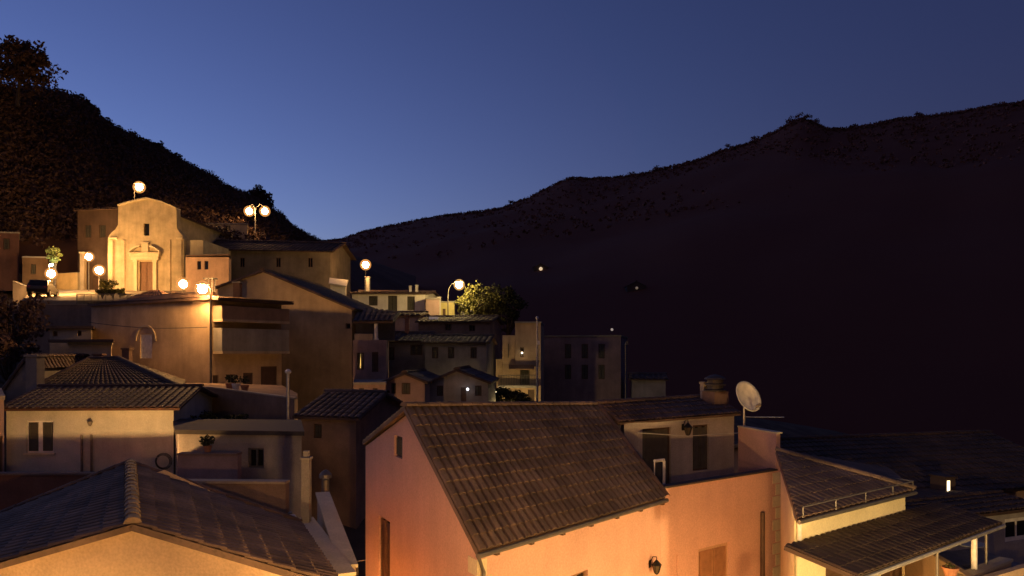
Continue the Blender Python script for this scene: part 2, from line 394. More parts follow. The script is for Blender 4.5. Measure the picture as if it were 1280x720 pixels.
# ------------------------------------------------------------------ hills
def interp(tab, x):
    for (a, b), (c, d) in zip(tab, tab[1:]):
        if x <= c: return b+(d-b)*max(0, (x-a))/(c-a)
    return tab[-1][1]
LEFT = [(-500,-40),(-200,60),(-60,104),(0,112),(70,116),(90,124),(110,134),(125,152),(150,166),(170,172),(200,188),(220,200),(245,213),(265,222),(280,236),(305,244),(330,256),(348,270),(368,288),(398,303),(440,318),(520,345)]
LD = [(-500,70),(-60,100),(0,108),(70,128),(130,160),(200,205),(270,240),(330,262),(400,330),(520,420)]
LFZ = [(-500,26),(0,13),(100,13),(200,14),(300,13),(400,8),(520,-6)]
def left_pt(px, t):
    D = interp(LD, px); Yf = 92+max(0, (px-300))*.06; rp = P(px, interp(LEFT, px), D); ft = XY(px, Yf); zf = interp(LFZ, px)
    x = ft.x+(rp.x-ft.x)*t; y = Yf+(D-Yf)*t; z = zf+(rp.z-zf)*(t**.92)
    return Vector((x, y, z))
lh = MB(); cols = list(range(-500, 521, 12)); TS = [-.3]+[i/22 for i in range(23)]+[1.25, 2.2]
for px in cols:
    for t in TS:
        if t < 0: p = left_pt(px, 0); p = p+Vector((0, -4, -14))
        elif t <= 1: p = left_pt(px, t); p.z += (noise.noise(p*.05)*2.0+noise.noise(p*.2)*.6)*math.sin(PI*min(t, .96))
        else: a = left_pt(px, 1); p = Vector((a.x*t, a.y*t, a.z-(t-1)*45))
        lh.v.append(p)
nt_ = len(TS)
lh.f = [(i*nt_+j, (i+1)*nt_+j, (i+1)*nt_+j+1, i*nt_+j+1) for i in range(len(cols)-1) for j in range(nt_-1)]
structure('wooded_hill', lh, ground_mat('hill_soil', (.08, .04, .028), (.12, .065, .04), .05), smooth=True)

RIDGE = [(200,312),(300,306),(400,302),(430,299),(450,291),(480,284),(520,276),(560,269),(600,265),(630,260),(660,248),(690,233),(712,223),(740,224),(770,222),(800,219),(820,213),(850,207),(880,198),(905,188),(930,182),(950,174),(968,166),(985,156),(1000,150),(1014,152),(1034,162),(1060,162),(1090,157),(1120,150),(1160,146),(1200,141),(1240,133),(1280,129),(1400,110),(1600,100),(1900,140)]
RD = [(200,1200),(400,1050),(700,900),(1000,760),(1280,640),(1600,520),(1900,420)]
RZ = [(200,-10),(400,-24),(640,-34),(1000,-46),(1900,-40)]
def right_pt(px, t):
    D = sum(interp(RD, px+k) for k in range(-160, 161, 20))/17; Yf = 128+max(0, 640-px)*.35; sm = sum(interp(RIDGE, px+k) for k in range(-150, 151, 25))/13; rk = interp(RIDGE, px); w = max(0, min(1, (t-.55)/.45)); w = w*w*(3-2*w)
    rp = P(px, sm*(1-w)+rk*w, D); ft = XY(px, Yf); zf = sum(interp(RZ, px+k) for k in range(-160, 161, 20))/17
    return Vector((ft.x+(rp.x-ft.x)*t, Yf+(D-Yf)*t, zf+(rp.z-zf)*t))
mt = MB(); cols = list(range(200, 1901, 6)); TS = [-.3]+[i/36 for i in range(37)]+[1.25, 2.2]; nt_ = len(TS)
for px in cols:
    for t in TS:
        if t < 0: p = right_pt(px, 0)+Vector((0, -10, -60))
        elif t <= 1:
            p = right_pt(px, t); w = math.sin(PI*min(t, .985))
            p.z += (noise.noise(p*.008)*20+noise.noise(p*.03)*4)*w*.45+noise.noise(p*.08)*1.6*(t > .9)
        else: a = right_pt(px, 1); p = Vector((a.x*t, a.y*t, a.z-(t-1)*160))
        mt.v.append(p)
mt.f = [(i*nt_+j, (i+1)*nt_+j, (i+1)*nt_+j+1, i*nt_+j+1) for i in range(len(cols)-1) for j in range(nt_-1)]
from mathutils.bvhtree import BVHTree
MT = BVHTree.FromPolygons(mt.v, mt.f)
structure('mountain', mt, ground_mat('mountain_scrub', (.125, .05, .036), (.135, .054, .038), .02), smooth=True)

# ------------------------------------------------------------------ trees
def leaf_clump(mb, c, r, n, s, rr, flat=.75):
    for _ in range(n):
        d = Vector((rr.gauss(0, 1), rr.gauss(0, 1), rr.gauss(0, 1))).normalized()*r*(rr.random()**.45); d.z *= flat; p = c+d
        a = Vector((rr.uniform(-1, 1), rr.uniform(-1, 1), rr.uniform(-1, 1))).normalized(); b = a.cross(Vector((rr.uniform(-1, 1), rr.uniform(-1, 1), rr.uniform(-1, 1)))).normalized()
        k = s*rr.uniform(.6, 1.3); a = a*k; b = b*k*.6
        mb.add([p-a, p-b*.9+a*.1, p+a, p+b], [(0, 1, 2, 3)])
def make_tree(name, label, cat, h, cr, loc=(0, 0, 0), seed=1, nc=26, nl=46, ls=.22, mat=LEAF, group=None, squash=.8, base=.38, gap=.62):
    rr = random.Random(seed); root = thing(name, label, cat, loc, group); L = Vector(loc); t = MB()
    bend = Vector((rr.uniform(-.06, .06)*h, rr.uniform(-.06, .06)*h, 0)); top = L+bend+Vector((0, 0, h*.72)); fork = L+bend*.5+Vector((0, 0, h*base))
    t.tube([L-Vector((0, 0, .5)), L+Vector((0, 0, h*.04)), fork, top], [h*.032+.05, h*.026+.03, h*.02+.02, h*.006], 7)
    cen = L+bend+Vector((0, 0, h-cr*squash)); cl = MB()
    for i in range(nc):
        d = Vector((rr.gauss(0, 1), rr.gauss(0, 1), rr.gauss(0, 1))).normalized()*cr*(.35+.55*rr.random()); d.z *= squash
        c = cen+d
        if i % 3 == 0: t.tube([fork.lerp(top, rr.random()*.6), c.lerp(fork, .45)+Vector((0, 0, -.05*h)), c], [h*.012, h*.008, h*.003], 5)
        leaf_clump(cl, c, cr*rr.uniform(.2, .36)*gap/.62, nl, ls, rr)
    t.build('trunk', BARK, root); cl.build('crown', mat, root); return root

def hill_z(px, t): return left_pt(px, t)
G_SKY = 'trees along the skyline of the wooded hill'
protos = [make_tree('hill_tree', 'dark bushy tree on the skyline of the wooded hill', 'tree', h, cr, (0, 0, 0), 40+i, 18, 34, .34, LEAFD, G_SKY) for i, (h, cr) in enumerate([(6.5, 2.6), (5.2, 2.3), (7.5, 2.4), (4.2, 2.2)])]
rr = random.Random(11); first = [True]*4
px = 74.0
while px < 410:
    D = interp(LD, px); i = rr.randrange(4); p = left_pt(px, 1); s = rr.uniform(.38, .72)*(.75+D/620); p.z -= 1.9*s+.8
    if first[i]: protos[i].location = p; protos[i].scale = (s, s, s); first[i] = False
    else: dup(protos[i], p, (s*rr.uniform(.9, 1.2), s, s*rr.uniform(.8, 1.05)), rr.uniform(0, 6.28))
    px += rr.uniform(5, 10)
for i in range(4):
    if first[i]: protos[i].location = left_pt(-40+10*i, .98)
# the tall spreading tree at the top of the hill, and the round one near the saddle
p = P(22, 125, 104); make_tree('spreading_tree', 'large spreading tree with gaps in its crown on top of the hill', 'tree', 9.3, 5.2, p-Vector((0, 0, .4)), 5, 64, 62, .3, LEAFD, squash=.66, base=.25, gap=.52)
p = P(322, 275, 235); make_tree('round_tree', 'round crowned dark tree standing proud of the hill above the twin lamps', 'tree', 10.5, 5.2, p, 9, 40, 60, .5, LEAFD, squash=.75)
# the closed wood on the slope
wd = MB(); rr = random.Random(3)
for k in range(4300):
    px = rr.uniform(-190, 425); t = rr.random()**.8; p = left_pt(px, t); r = rr.uniform(.9, 2.1)
    if t > .93: r *= .7
    leaf_clump(wd, p+Vector((0, 0, r*.5)), r, 44, .27, rr)
o = structure('woodland', wd, LEAFD, 'stuff')
o['label'] = 'dark closed woodland covering the slope above the church'; o['category'] = 'woodland'
ms = MB(); rr = random.Random(4)
for k in range(3600):
    px = rr.uniform(380, 1400); t = 1-rr.random()**2*.5 if k > 1500 else 1-rr.random()*.015; p = right_pt(px, t); r = rr.uniform(1.2, 3.6)
    leaf_clump(ms, p+Vector((0, 0, r*.25)), r, 14, 1.1, rr, .7)
for (px, h) in ((985, 5), (993, 8), (1003, 9), (1010, 7), (1020, 5), (945, 4), (912, 4), (820, 4), (1065, 4), (790, 3.5), (640, 5), (1150, 4)):
    p = right_pt(px, 1)
    for q in range(7): leaf_clump(ms, p+Vector((rr.uniform(-4, 4), 0, rr.uniform(0, h))), 2.6, 18, 1.0, rr)
o = structure('mountain_scrub', ms, foliage('scrub', (.19, .085, .062), .25), 'stuff'); o['label'] = 'dark scrub on the ridge of the mountain'; o['category'] = 'scrub'

# ------------------------------------------------------------------ lamps
def power(W, r): return W/(PI*4*PI*r*r)
def glare_shell(col):  # weak orange emission that paints the glare halo of a lamp
    n = 'glare_halo_%d' % int(col[2]*100)
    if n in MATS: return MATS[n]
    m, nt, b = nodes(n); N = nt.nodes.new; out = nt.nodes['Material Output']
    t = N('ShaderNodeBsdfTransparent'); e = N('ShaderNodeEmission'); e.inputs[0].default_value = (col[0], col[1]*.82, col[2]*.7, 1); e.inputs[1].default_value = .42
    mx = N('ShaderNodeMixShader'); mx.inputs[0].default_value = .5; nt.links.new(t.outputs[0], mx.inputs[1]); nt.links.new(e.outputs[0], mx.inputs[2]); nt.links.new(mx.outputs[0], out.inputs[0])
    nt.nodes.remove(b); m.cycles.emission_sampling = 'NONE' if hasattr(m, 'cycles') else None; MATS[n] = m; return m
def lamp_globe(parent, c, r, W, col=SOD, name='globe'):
    g = MB().ball(c, r*1.45, 16, 10).build(name, glare_shell(col), parent, True)  # outer shell added as the painted glare ring around the bulb
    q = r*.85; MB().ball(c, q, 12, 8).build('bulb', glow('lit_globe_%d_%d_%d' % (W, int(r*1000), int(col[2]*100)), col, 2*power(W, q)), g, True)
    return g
def post_lamp(label, px, py, Y, W, r=.3, zb=None, name='street_lamp', col=SOD):
    c = P(px, py, Y); zb = gz(c.x, c.y)-.2 if zb is None else zb
    root = thing(name, label, 'street lamp', (c.x, c.y, zb)); m = MB()
    m.lathe([(.12, 0), (.12, .5), (.08, .6), (.055, .8), (.05, c.z-r-zb-.12)], (c.x, c.y, zb), 10); m.build('post', METAL, root)
    MB().lathe([(.07, 0), (.16, .06), (.16, .1), (.1, .115)], (c.x, c.y, c.z-r-.12), 10).build('collar', METAL, root)
    lamp_globe(root, c, r, W, col); return root
def arm_lamp(label, base, head, W, r=.25, rise=.6, col=SOD, name='street_lamp', hood=True):
    """tall pole with a curved arm reaching to the lit head"""
    base, head = Vector(base), Vector(head); root = thing(name, label, 'street lamp', base)
    top = Vector((base.x, base.y, head.z+.15)); side = Vector((head.x-base.x, head.y-base.y, 0))
    MB().tube([base, base+Vector((0, 0, 1)), top-Vector((0, 0, rise))], [.09, .08, .055], 8).build('pole', METAL, root)
    MB().tube([top-Vector((0, 0, rise)), top-Vector((0, 0, rise*.45))+side*.08, top+side*.35, head+Vector((0, 0, r+.08))], .035, 7).build('arm', METAL, root)
    if hood: MB().lathe([(r*1.15, 0), (r*1.0, .07), (r*.5, .13), (.04, .17)], head+Vector((0, 0, r*.72)), 12).build('hood', METAL, root)
    lamp_globe(root, head, r, W, col); return root

post_lamp('globe lamp on a low post beside the parked car', 64, 342, 70, 1700, .38)
post_lamp('globe lamp against the dark house beside the church', 111, 321, 79, 700, .38)
post_lamp('globe lamp just in front of the church wall, above the lit shrub', 124, 338, 73, 750, .4)
post_lamp('globe lamp before the church door side, behind the tiled roof edge', 229, 355, 66, 600, .4)
arm_lamp('bright lamp on a tall pole at the corner of the balcony block', lift(XY(263.5, 45.2), -3.5), P(253, 361, 45.4), 900, .33, .2)
arm_lamp('lamp on a tall pole rising behind the church gable', lift(XY(168, 92), 9), P(174, 234, 91.5), 380, .5)
# double headed lamp
c = P(319, 262, 101); root = thing('street_lamp', 'twin headed lamp on one pole above the long dim building', 'street lamp', (c.x, c.y, 8))
MB().tube([(c.x, c.y, 8), (c.x, c.y, 12), (c.x, c.y, c.z+.2)], [.1, .08, .06], 8).build('pole', GALV, root)
for px in (311.5, 331):
    q = P(px, 264, 101); a = MB().tube([(c.x, c.y, c.z+.1), (c.x*.5+q.x*.5, c.y, c.z+.75), (q.x, q.y, q.z+.55)], .04, 6).build('arm', GALV, root); lamp_globe(a, q, .5, 300, name='lamp_head')
post_lamp('globe lamp beside a white lit chimney above the white house', 457, 331, 88, 420, .45)
q = P(574, 356, 81.2); arm_lamp('lamp on a curved arm beside the lit tree', lift(XY(560, 82), -2), q, 900, .42, 1.1, (1, .66, .24))
# street lamps outside the picture, with some fill lamps added to brighten dim walls
arm_lamp('street lamp in the lane between the cream gable and the pink house', (-5.2, 11.3, -12), (-5.2, 12.05, -6.8), 2700, .15)
arm_lamp('small lamp at the mouth of the lane beside the cream gable', (-2.1, 11.0, -12), (-2.4, 11.6, -3.87), 170, .08, hood=False)
arm_lamp('street lamp in the narrow lane under the pink gable', (-3.2, 20.0, -12), (-3.5, 19.4, -7.8), 240, .18)
arm_lamp('added fill lamp on a tall pole under the viewpoint', (.8, 1.2, -12), (.9, 2.4, -1.7), 700, .18)  # added fill for the roofs, terrace wall and yard
arm_lamp('added fill lamp hidden between the block and the lower houses', (-10.2, 43.5, -9), (-9.5, 42.8, -4.6), 260, .2)  # added fill for the dim houses, kept out of sight behind lane_house
arm_lamp('street lamp in front of the pink facade', (4.4, 7.0, -12), (4.4, 8.5, -7.2), 1400, .2)
arm_lamp('added fill lamp at the corner of the canopy house', (6.25, 16.2, -13), (6.0, 16.9, -6.9), 200, .12)  # extra lamp added to brighten the terrace wing
arm_lamp('street lamp at the far kerb beyond the canopy', (11.2, 10.6, -13), (10.6, 11.4, -5.15), 1250, .2, col=(1, .62, .24))
arm_lamp('street lamp in the yard of the pale house, hidden below its garden wall', (-14.6, 25.75, -11), (-14.3, 25.95, -4.95), 520, .07, .2, hood=False)
arm_lamp('street lamp at the foot of the stepped tower house', lift(XY(612, 60), -9), P(622, 512, 60), 420, .2, col=(1, .68, .26))

# ------------------------------------------------------------------ cream gable house, foreground
A0, A1 = Vector((-9.85, 13.0)), Vector((-3.02, 13.0)); Ab1, Ab0 = Vector((-5.13, 18.0)), Vector((-12.75, 18.7))
apf, apb = Vector((-6.64, 13.0)), Vector((-9.49, 18.5))
zA, zAb, zL, zR = -2.99, -2.78, -3.96, -4.06
root, w = house('gable_house', 'cream gable house with low brown tiled roof, nearest to the viewer', 'house', [A0+Vector((.2, .1)), A1+Vector((-.22, .1)), Ab1+Vector((-.2, -.12)), Ab0+Vector((.25, -.15))], -12.5,
    [zL-.06, zR-.06, zR-.16, zL-.2], CREAM, [], {0: [(.47, zA-.1)], 2: [(.44, zAb-.1)]}, cap=False)
fo = Vector((.06, -.12)); Af, Ab = lift(apf+Vector((.06, -.1)), zA), lift(apb, zAb)
roof(root, [(lift(A1+fo, zR), lift(Ab1, zR-.1), Ab, Af), (lift(Ab0, zL-.12), lift(A0+fo-Vector((1.6, 0)), zL-.42), Af, Ab)], TILE, [(Af, Ab)], .26, .42, .11, 3)
# side verge tiles
cx = MB(); ridge(cx, Ab+Vector((0, -.05, .03)), lift(Ab1, zR-.1)+Vector((0, -.05, .05)), .09); ridge(cx, Ab+Vector((0, -.05, .03)), lift(Ab0, zL-.12)+Vector((0, -.05, .05)), .09); cx.build('verge', TILE_F, root)
gt = MB(); gt.tube([lift(A1+Vector((.1, -.1)), zR-.09), lift(Ab1+Vector((.07, 0)), zR-.19)], .055, 8); gt.build('gutter', METAL, root)
# walls of the lane beside it
def wall_thing(name, label, p0, p1, z0, za, zb, th, mat, cop=CONC, cat='wall', coping=True, inward=(0, 0)):
    p0, p1 = Vector(p0), Vector(p1); d = (p1-p0).normalized(); n = Vector((-d.y, d.x))*th; c = (p0+p1)/2
    root = thing(name, label, cat, (c.x, c.y, z0)); MB().prism([p0, p1, p1+n, p0+n], z0, [za, zb, zb, za]).build('wall', mat, root)
    if coping:
        e = n.normalized()*.05; MB().prism([p0-e, p1-e, p1+n+e, p0+n+e], [za+.003, zb+.003, zb+.003, za+.003], [za+.07, zb+.07, zb+.07, za+.07]).build('coping', cop, root)
    return root
wall_thing('lane_wall', 'lit plaster wall running down the lane beside the cream gable house', (-3.15, 14.8), (-5.4, 20.0), -11, -4.45, -4.5, .4, CREAM, QUOIN)
wall_thing('stair_wall', 'taller pale wall on the far side of the lane, rising past the chimney', (-3.3, 15.7), (-5.45, 22.0), -11, -4.55, -4.2, .3, CREAM, QUOIN)
r_ = thing('chimney_stack', 'slender pale chimney at the corner of the lane wall', 'chimney', lift(XY(383, 19.4), -7)); c = XY(383, 19.4)
MB().obox((c.x, c.y, 0), (.10, 0), (0, .12), 4.2, -7).build('stack', GREY, r_); MB().obox((c.x, c.y, 0), (.13, 0), (0, .15), .06, -2.797).build('cap', CONC, r_)
MB().obox((c.x, c.y, 0), (.07, 0), (0, .07), .16, -2.735).build('flue', CONC, r_)
c = XY(407, 22.8); r_ = thing('vent_pipe', 'pale round vent pipe with a cowl behind the slender chimney', 'vent pipe', (c.x, c.y, -7))
MB().tube([(c.x, c.y, -7), (c.x, c.y, -3.9)], .12, 10).build('pipe', METAL, r_); MB().lathe([(.2, 0), (.19, .1), (.1, .2), (.03, .24)], (c.x, c.y, -3.85), 12).build('cowl', METAL, r_)
wall_thing('yard_wall', 'brown yard wall behind the cream gable roof', XY(128, 20.8), XY(357, 20.3), -10, ZZ(603, 20.8), ZZ(605, 20.3), .25, BROWN, SAND)
# small white water tank at the lane corner
c = P(363, 650, 19.2); r_ = thing('water_tank', 'small white water tank standing beside the slender chimney', 'water tank', (c.x, c.y, c.z-.45))
MB().lathe([(.15, 0), (.17, .05), (.17, .5), (.12, .58), (.05, .61)], (c.x, c.y, c.z-.45), 12).build('tank', WHITEP, r_, True); MB().lathe([(.06, 0), (.06, .04)], (c.x, c.y, c.z+.163), 10).build('lid', METAL, r_)

# ------------------------------------------------------------------ pale house behind it
fl, fr = XY(8, 30), XY(217, 30.4)
W2 = dict(frame=WHITEP, sill=True)
pale = eave_front('pale_house', 'pale house with a brown tiled roof and one shuttered window, behind the cream gable', 'house', fl, fr, Vector((-1.4, 7.4)), -10, ZZ(509, 30.2), .62, PALE, tiles('red_brown_tile', (.075, .036, .026), .2),
    [(0, 'shutter', (33, 526, 67, 566), dict(sill=True, frame=WHITEP, gap=.17))], over=.32, tw=.3, tl=.45, seed=21, up0=.010)
d = (fr-fl).normalized(); n = Vector((d.y, -d.x))
for px in (103, 115):
    u, _ = hit(fl, fr, px, 560); p = fl+d*u+n*.06
    MB().tube([(p.x, p.y, ZZ(544, 30)), (p.x, p.y, -9.5)], .045, 7).build('downpipe', METAL, pale)
u, z = hit(fl, fr, 114, 528); p = fl+d*u+n*.1
wl = MB(); wl.tube([(p.x-n.x*.1, p.y-n.y*.1, z+.12), (p.x, p.y, z+.16)], .02, 6); wl.lathe([(.04, -.14), (.11, .02), (.11, .04), (.03, .1)], (p.x, p.y, z), 8); wl.build('wall_lantern', METAL, pale)
u, z = hit(fl, fr, 206, 576); p = fl+d*u+n*.12; h = MB()
for k in range(3):
    rr0 = .33-.035*k; h.tube([(p.x+d.x*rr0*math.cos(t*PI/14)+n.x*.03*k, p.y+d.y*rr0*math.cos(t*PI/14)+n.y*.03*k, z+rr0*math.sin(t*PI/14)) for t in range(29)], .014, 6, False)
tag(h.build('hose_coil', plain('rubber', (.04, .045, .03), .6)), 'dark coiled hose hanging on the pale house wall', 'hose')
# far left neighbour
flat_house('flat_roof_house', 'dim flat roofed house adjoining the pale house', 'house', [XY(-90, 29), XY(5, 29.6), XY(0, 36), XY(-95, 36)], -10, ZZ(500, 29.4), ROSE,
    [(0, 'door', (-4, 545, 4.0, 600), {})])
wall_thing('garden_wall', 'terracotta coloured garden wall under the pale house', XY(-90, 25.0), XY(200, 25.4), -11, ZZ(594, 25), ZZ(594, 25.4), .25, stucco('terracotta_render', (.30, .14, .09), .35), BROWN)
wall_thing('light_baffle', 'added unseen baffle wall at the end of the pale house yard', (-12.9, 25.6), (-12.8, 26.9), -11, -4.36, -4.36, .15, BROWN, BROWN)  # unseen wall added to keep the yard lamp off the grey building
wall_thing('shadow_blocker', 'added unseen wall shaping the lamp light in the pale house yard', XY(-90, 27.0), XY(200, 27.2), -11, -4.60, -4.60, .25, BROWN, BROWN)  # unseen wall added to cut the shadow line across the pale house

# ------------------------------------------------------------------ grey yard building with its low wall, plants
flat_house('yard_building', 'low grey flat roofed building beyond the yard wall', 'building', [XY(224, 27.2), XY(377, 26.6), XY(372, 31), XY(218, 31.5)], -10, ZZ(543, 27), GREY, [(0, 'window', (310, 560, 330, 585), dict(frame=METAL))], cmat=plain('bitumen', (.05, .045, .045), .85), rim=.16)
wall_thing('low_wall', 'low reddish wall in front of the grey flat roofed building', XY(222, 25.9), XY(297, 25.7), -10, ZZ(569, 25.9), ZZ(569, 25.7), .3, ROSE, BROWN)
c = P(258, 568, 25.95); r_ = thing('potted_plant', 'dark potted plant on top of the low reddish wall', 'plant', (c.x, c.y+.1, c.z+.07))
MB().lathe([(.1, 0), (.15, .2), (.16, .22), (.13, .22)], (c.x, c.y+.1, c.z+.07), 12).build('pot', TERRA, r_)
lf = MB(); rr = random.Random(8); leaf_clump(lf, Vector((c.x, c.y+.1, c.z+.46)), .26, 130, .07, rr); lf.build('leaves', LEAF, r_)
def bush(label, px, py, Y, r, seed, name='bush', mat=LEAF, n=9, zb=None, ls=.09):
    c = P(px, py, Y); rr = random.Random(seed); zb = c.z-r*1.6 if zb is None else zb
    root = thing(name, label, 'bush', (c.x, c.y, zb)); t = MB(); l = MB()
    for i in range(n):
        q = c+Vector((rr.uniform(-1, 1)*r, rr.uniform(-.6, .6)*r, rr.uniform(-.5, .6)*r)); t.tube([(c.x, c.y, zb), c.lerp(q, .5)-Vector((0, 0, r*.3)), q], [.04, .03, .01], 5); leaf_clump(l, q, r*.5, 60, ls, rr)
    t.build('stem', BARK, root); l.build('leaves', mat, root); return root
bush('dark bush behind the low reddish wall, against the pale house', 232, 530, 33, .5, 1)
bush('dark bush with loose twigs above the grey flat roof', 262, 527, 33, .6, 2)
bush('wide low bush beside the terrace wall above the grey roof', 292, 531, 33.2, .55, 4)

# ------------------------------------------------------------------ terrace wall, balcony block
wall_pts = [XY(214, 39.5), XY(262, 38.0), XY(368, 34.2), XY(372, 39), XY(352, 44), XY(262, 44), XY(214, 45)]
r_ = thing('terrace_wall', 'brown retaining wall carrying the terrace of the balcony block', 'wall', (-13, 40, -9))
MB().prism(wall_pts, -9, [ZZ(484, 39.5), ZZ(485, 38), ZZ(499, 34.2), ZZ(499, 34.2), ZZ(488, 38), ZZ(485, 38), ZZ(484, 39.5)]).build('wall', BROWN, r_)
e0 = [P(214, 484, 39.5), P(262, 485, 38), P(368, 499, 34.2)]
cp = MB()
for a, b in zip(e0, e0[1:]): cp.slab([a+Vector((0, -.06, .07)), b+Vector((.0, -.06, .07)), b+Vector((.08, .3, .07)), a+Vector((.0, .3, .07))], .066)
cp.build('coping', SAND, r_)
c = XY(360, 33.6); r_ = thing('flue_pole', 'thin metal flue pipe with a pale cap standing at the terrace wall end', 'pole', (c.x, c.y, -6))
MB().tube([(c.x, c.y, -6), (c.x, c.y, ZZ(467, 33.6))], .07, 8).build('pipe', GALV, r_); MB().lathe([(.1, 0), (.15, .05), (.15, .12), (.05, .2)], (c.x, c.y, ZZ(467, 33.6)+.002), 10).build('cap', WHITEP, r_)

zt = ZZ(375, 46.5)
FB = [XY(114, 51.5), XY(262, 46), XY(352, 50.5), XY(300, 60), XY(150, 62)]
dk = dict(frame=WOOD)
block, bw = house('balcony_block', 'tall ochre block with two long balconies and an arched recess below the church', 'building', FB, -6, [zt]*5, OCHRE,
    [(0, 'door', (175, 418, 190, 448), dict(frame=WHITEP, leaf=WHITEP)),
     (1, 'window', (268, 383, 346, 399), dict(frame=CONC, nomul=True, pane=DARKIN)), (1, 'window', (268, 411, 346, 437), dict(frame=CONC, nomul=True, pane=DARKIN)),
     (1, 'door', (266, 469, 273, 488), dk), (1, 'window', (285, 468, 294, 481), dk), (1, 'door', (304, 466, 316, 490), dk), (1, 'door', (326, 458, 346, 494), dk)], {0: [(.72, zt+.42)], 1: [(.5, zt+.12)]}, cap=True, rev=.5)
d1 = (FB[2]-FB[1]).normalized(); n1 = Vector((d1.y, -d1.x)); L1 = (FB[2]-FB[1]).length
for py0, py1, lab in ((384, 400, 'upper'), (411, 439, 'lower')):
    z1, z0_ = ZZ(py0, 47.5), ZZ(py1, 47.5); a = FB[1]+d1*.25; b = FB[1]+d1*(L1-.1)
    bl = MB(); bl.prism([a+n1*.9, b+n1*.9, b+n1*.80, a+n1*.80], z0_, z1); bl.prism([a+n1*.797, a+n1*.003, a+d1*.1+n1*.003, a+d1*.1+n1*.797], z0_, z1); bl.prism([b-d1*.1+n1*.797, b-d1*.1+n1*.003, b+n1*.003, b+n1*.797], z0_, z1)
    o = bl.build('balcony', GREY if py0 > 400 else BROWN, block)
    MB().prism([a+n1*.96, b+n1*.96, b+n1*.003, a+n1*.003], z0_-.16, z0_-.003).build('slab', SAND, o)
cap = [p for p in FB]; cc = sum(cap, Vector((0, 0)))/5
tf = MB(); A = lift(FB[0].lerp(FB[1], .72), zt+.48); B = lift(FB[4].lerp(FB[3], .7), zt+.5)
s_ = (FB[0]-FB[1]).normalized()*.2; f_ = n1*.5
roof(block, [(lift(FB[0]+s_-f_*0+Vector((0, -.25)), zt+.03), lift(FB[1].lerp(FB[0], .0)+Vector((-.0, -.3)), zt+.08), A, lift(FB[0].lerp(FB[4], .5), zt+.35)),
             (lift(FB[1]+n1*1.0-d1*.1, zt+.05), lift(FB[2]+n1*1.0+d1*.2, zt+.05), B, A)], TILE_F, [(A, B)], .35, .5, .12, 31)
# relief arch round the white door
ar = MB(); d0 = (FB[1]-FB[0]).normalized(); n0 = Vector((d0.y, -d0.x)); u, zc = hit(FB[0], FB[1], 182.5, 426); 
for k in range(14):
    t0, t1 = PI*k/14, PI*(k+1)/14
    q = []
    for rad in (1.05, .92):
        for t in (t0, t1):
            uu = u+rad*math.cos(t); q.append((FB[0]+d0*uu, zc+rad*math.sin(t)))
    for (i, j) in ((0, 1),):
        fo_ = [Vector((q[a][0].x+n0.x*k2, q[a][0].y+n0.y*k2, q[a][1])) for k2 in (.07, .003) for a in (0, 1, 3, 2)]
        ar.add(fo_, [(0,1,2,3),(7,6,5,4),(0,4,5,1),(1,5,6,2),(2,6,7,3),(3,7,4,0)])
ar.build('arch', SAND, block)
# pots on the terrace
for i, (px, py, Y, m) in enumerate(((287, 487, 38.6, TERRA), (295, 488, 38.2, WHITEP), (306, 490, 37.8, TERRA))):
    c = P(px, py, Y); z = ZZ(484+(px-262)*.135, Y); r_ = thing('plant_pot', ['tall clay pot on the terrace wall beneath the balconies', 'white round pot on the terrace wall beneath the balconies', 'clay pot by the doorway at the end of the terrace'][i], 'plant pot', (c.x, c.y, z-.02))
    MB().lathe([(.12, 0), (.2, .3), (.22, .34), (.22, .38), (.16, .38)], (c.x, c.y, z-.02), 12).build('pot', m, r_)
    lf = MB(); leaf_clump(lf, Vector((c.x, c.y, z+.62)), .26, 60, .08, random.Random(50+i)); lf.build('leaves', LEAF, r_)
# cable looped across the block
q0, q1 = P(112, 403, 50.6), P(259, 409, 45.2)
tag(MB().tube([q0.lerp(q1, t/12)+Vector((0, 0, -.5*math.sin(PI*t/12)*.4)) for t in range(13)], .022, 5).build('power_cable', plain('cable', (.03, .03, .03), .6)), 'dark cable slung across the front of the balcony block', 'cable')

# ------------------------------------------------------------------ brown gable house beside the block
fl, fr = XY(272, 60), XY(440, 56)
gable_back('gable_house', 'plain brown gable house without windows beside the balcony block', 'house', fl, fr, Vector((.9, 14)), -6, ZZ(359, 60), ZZ(386, 56), .355, ZZ(339, 58.7), stucco('umber_render', (.47, .36, .23), .35), TILE_D,
    [(0, 'window', (432, 404, 438, 411), dict(frame=WOOD))], over=.22, tw=.42, tl=.6, seed=41)
# chimneys of the roofs between
for px, py0, py1, Y in ((297, 349, 372, 57),):
    c = XY(px, Y); r_ = thing('chimney_stack', 'small clay chimney rising between the block and the brown gable', 'chimney', (c.x, c.y, -2)); MB().obox((c.x, c.y, 0), (.25, 0), (0, .25), ZZ(py0+5, Y)+2, -2).build('stack', BRICK, r_); MB().obox((c.x, c.y, 0), (.32, 0), (0, .32), .1, ZZ(py0+5, Y)+.003).build('cap', CONC, r_)
c = XY(263, 47.6); r_ = thing('roof_hood', 'flat metal chimney hood above the corner lamp', 'chimney', (c.x, c.y, zt))
MB().obox((c.x, c.y, 0), (.22, 0), (0, .22), .7, zt-.1).build('stack', BRICK, r_)
MB().obox((c.x, c.y, 0), (.36, 0), (0, .3), .07, ZZ(349, 47.6)).build('cover', METAL, r_)
hd = MB()
for sx in (-1, 1):
    for sy in (-1, 1): hd.obox((c.x+sx*.2, c.y+sy*.2, 0), (.03, 0), (0, .03), ZZ(349, 47.6)-zt-.6-.003, zt+.603)
hd.build('bracket', METAL, r_)

# ------------------------------------------------------------------ houses stepping down to the valley
def lite(**k): return dict(frame=WOOD, **k)
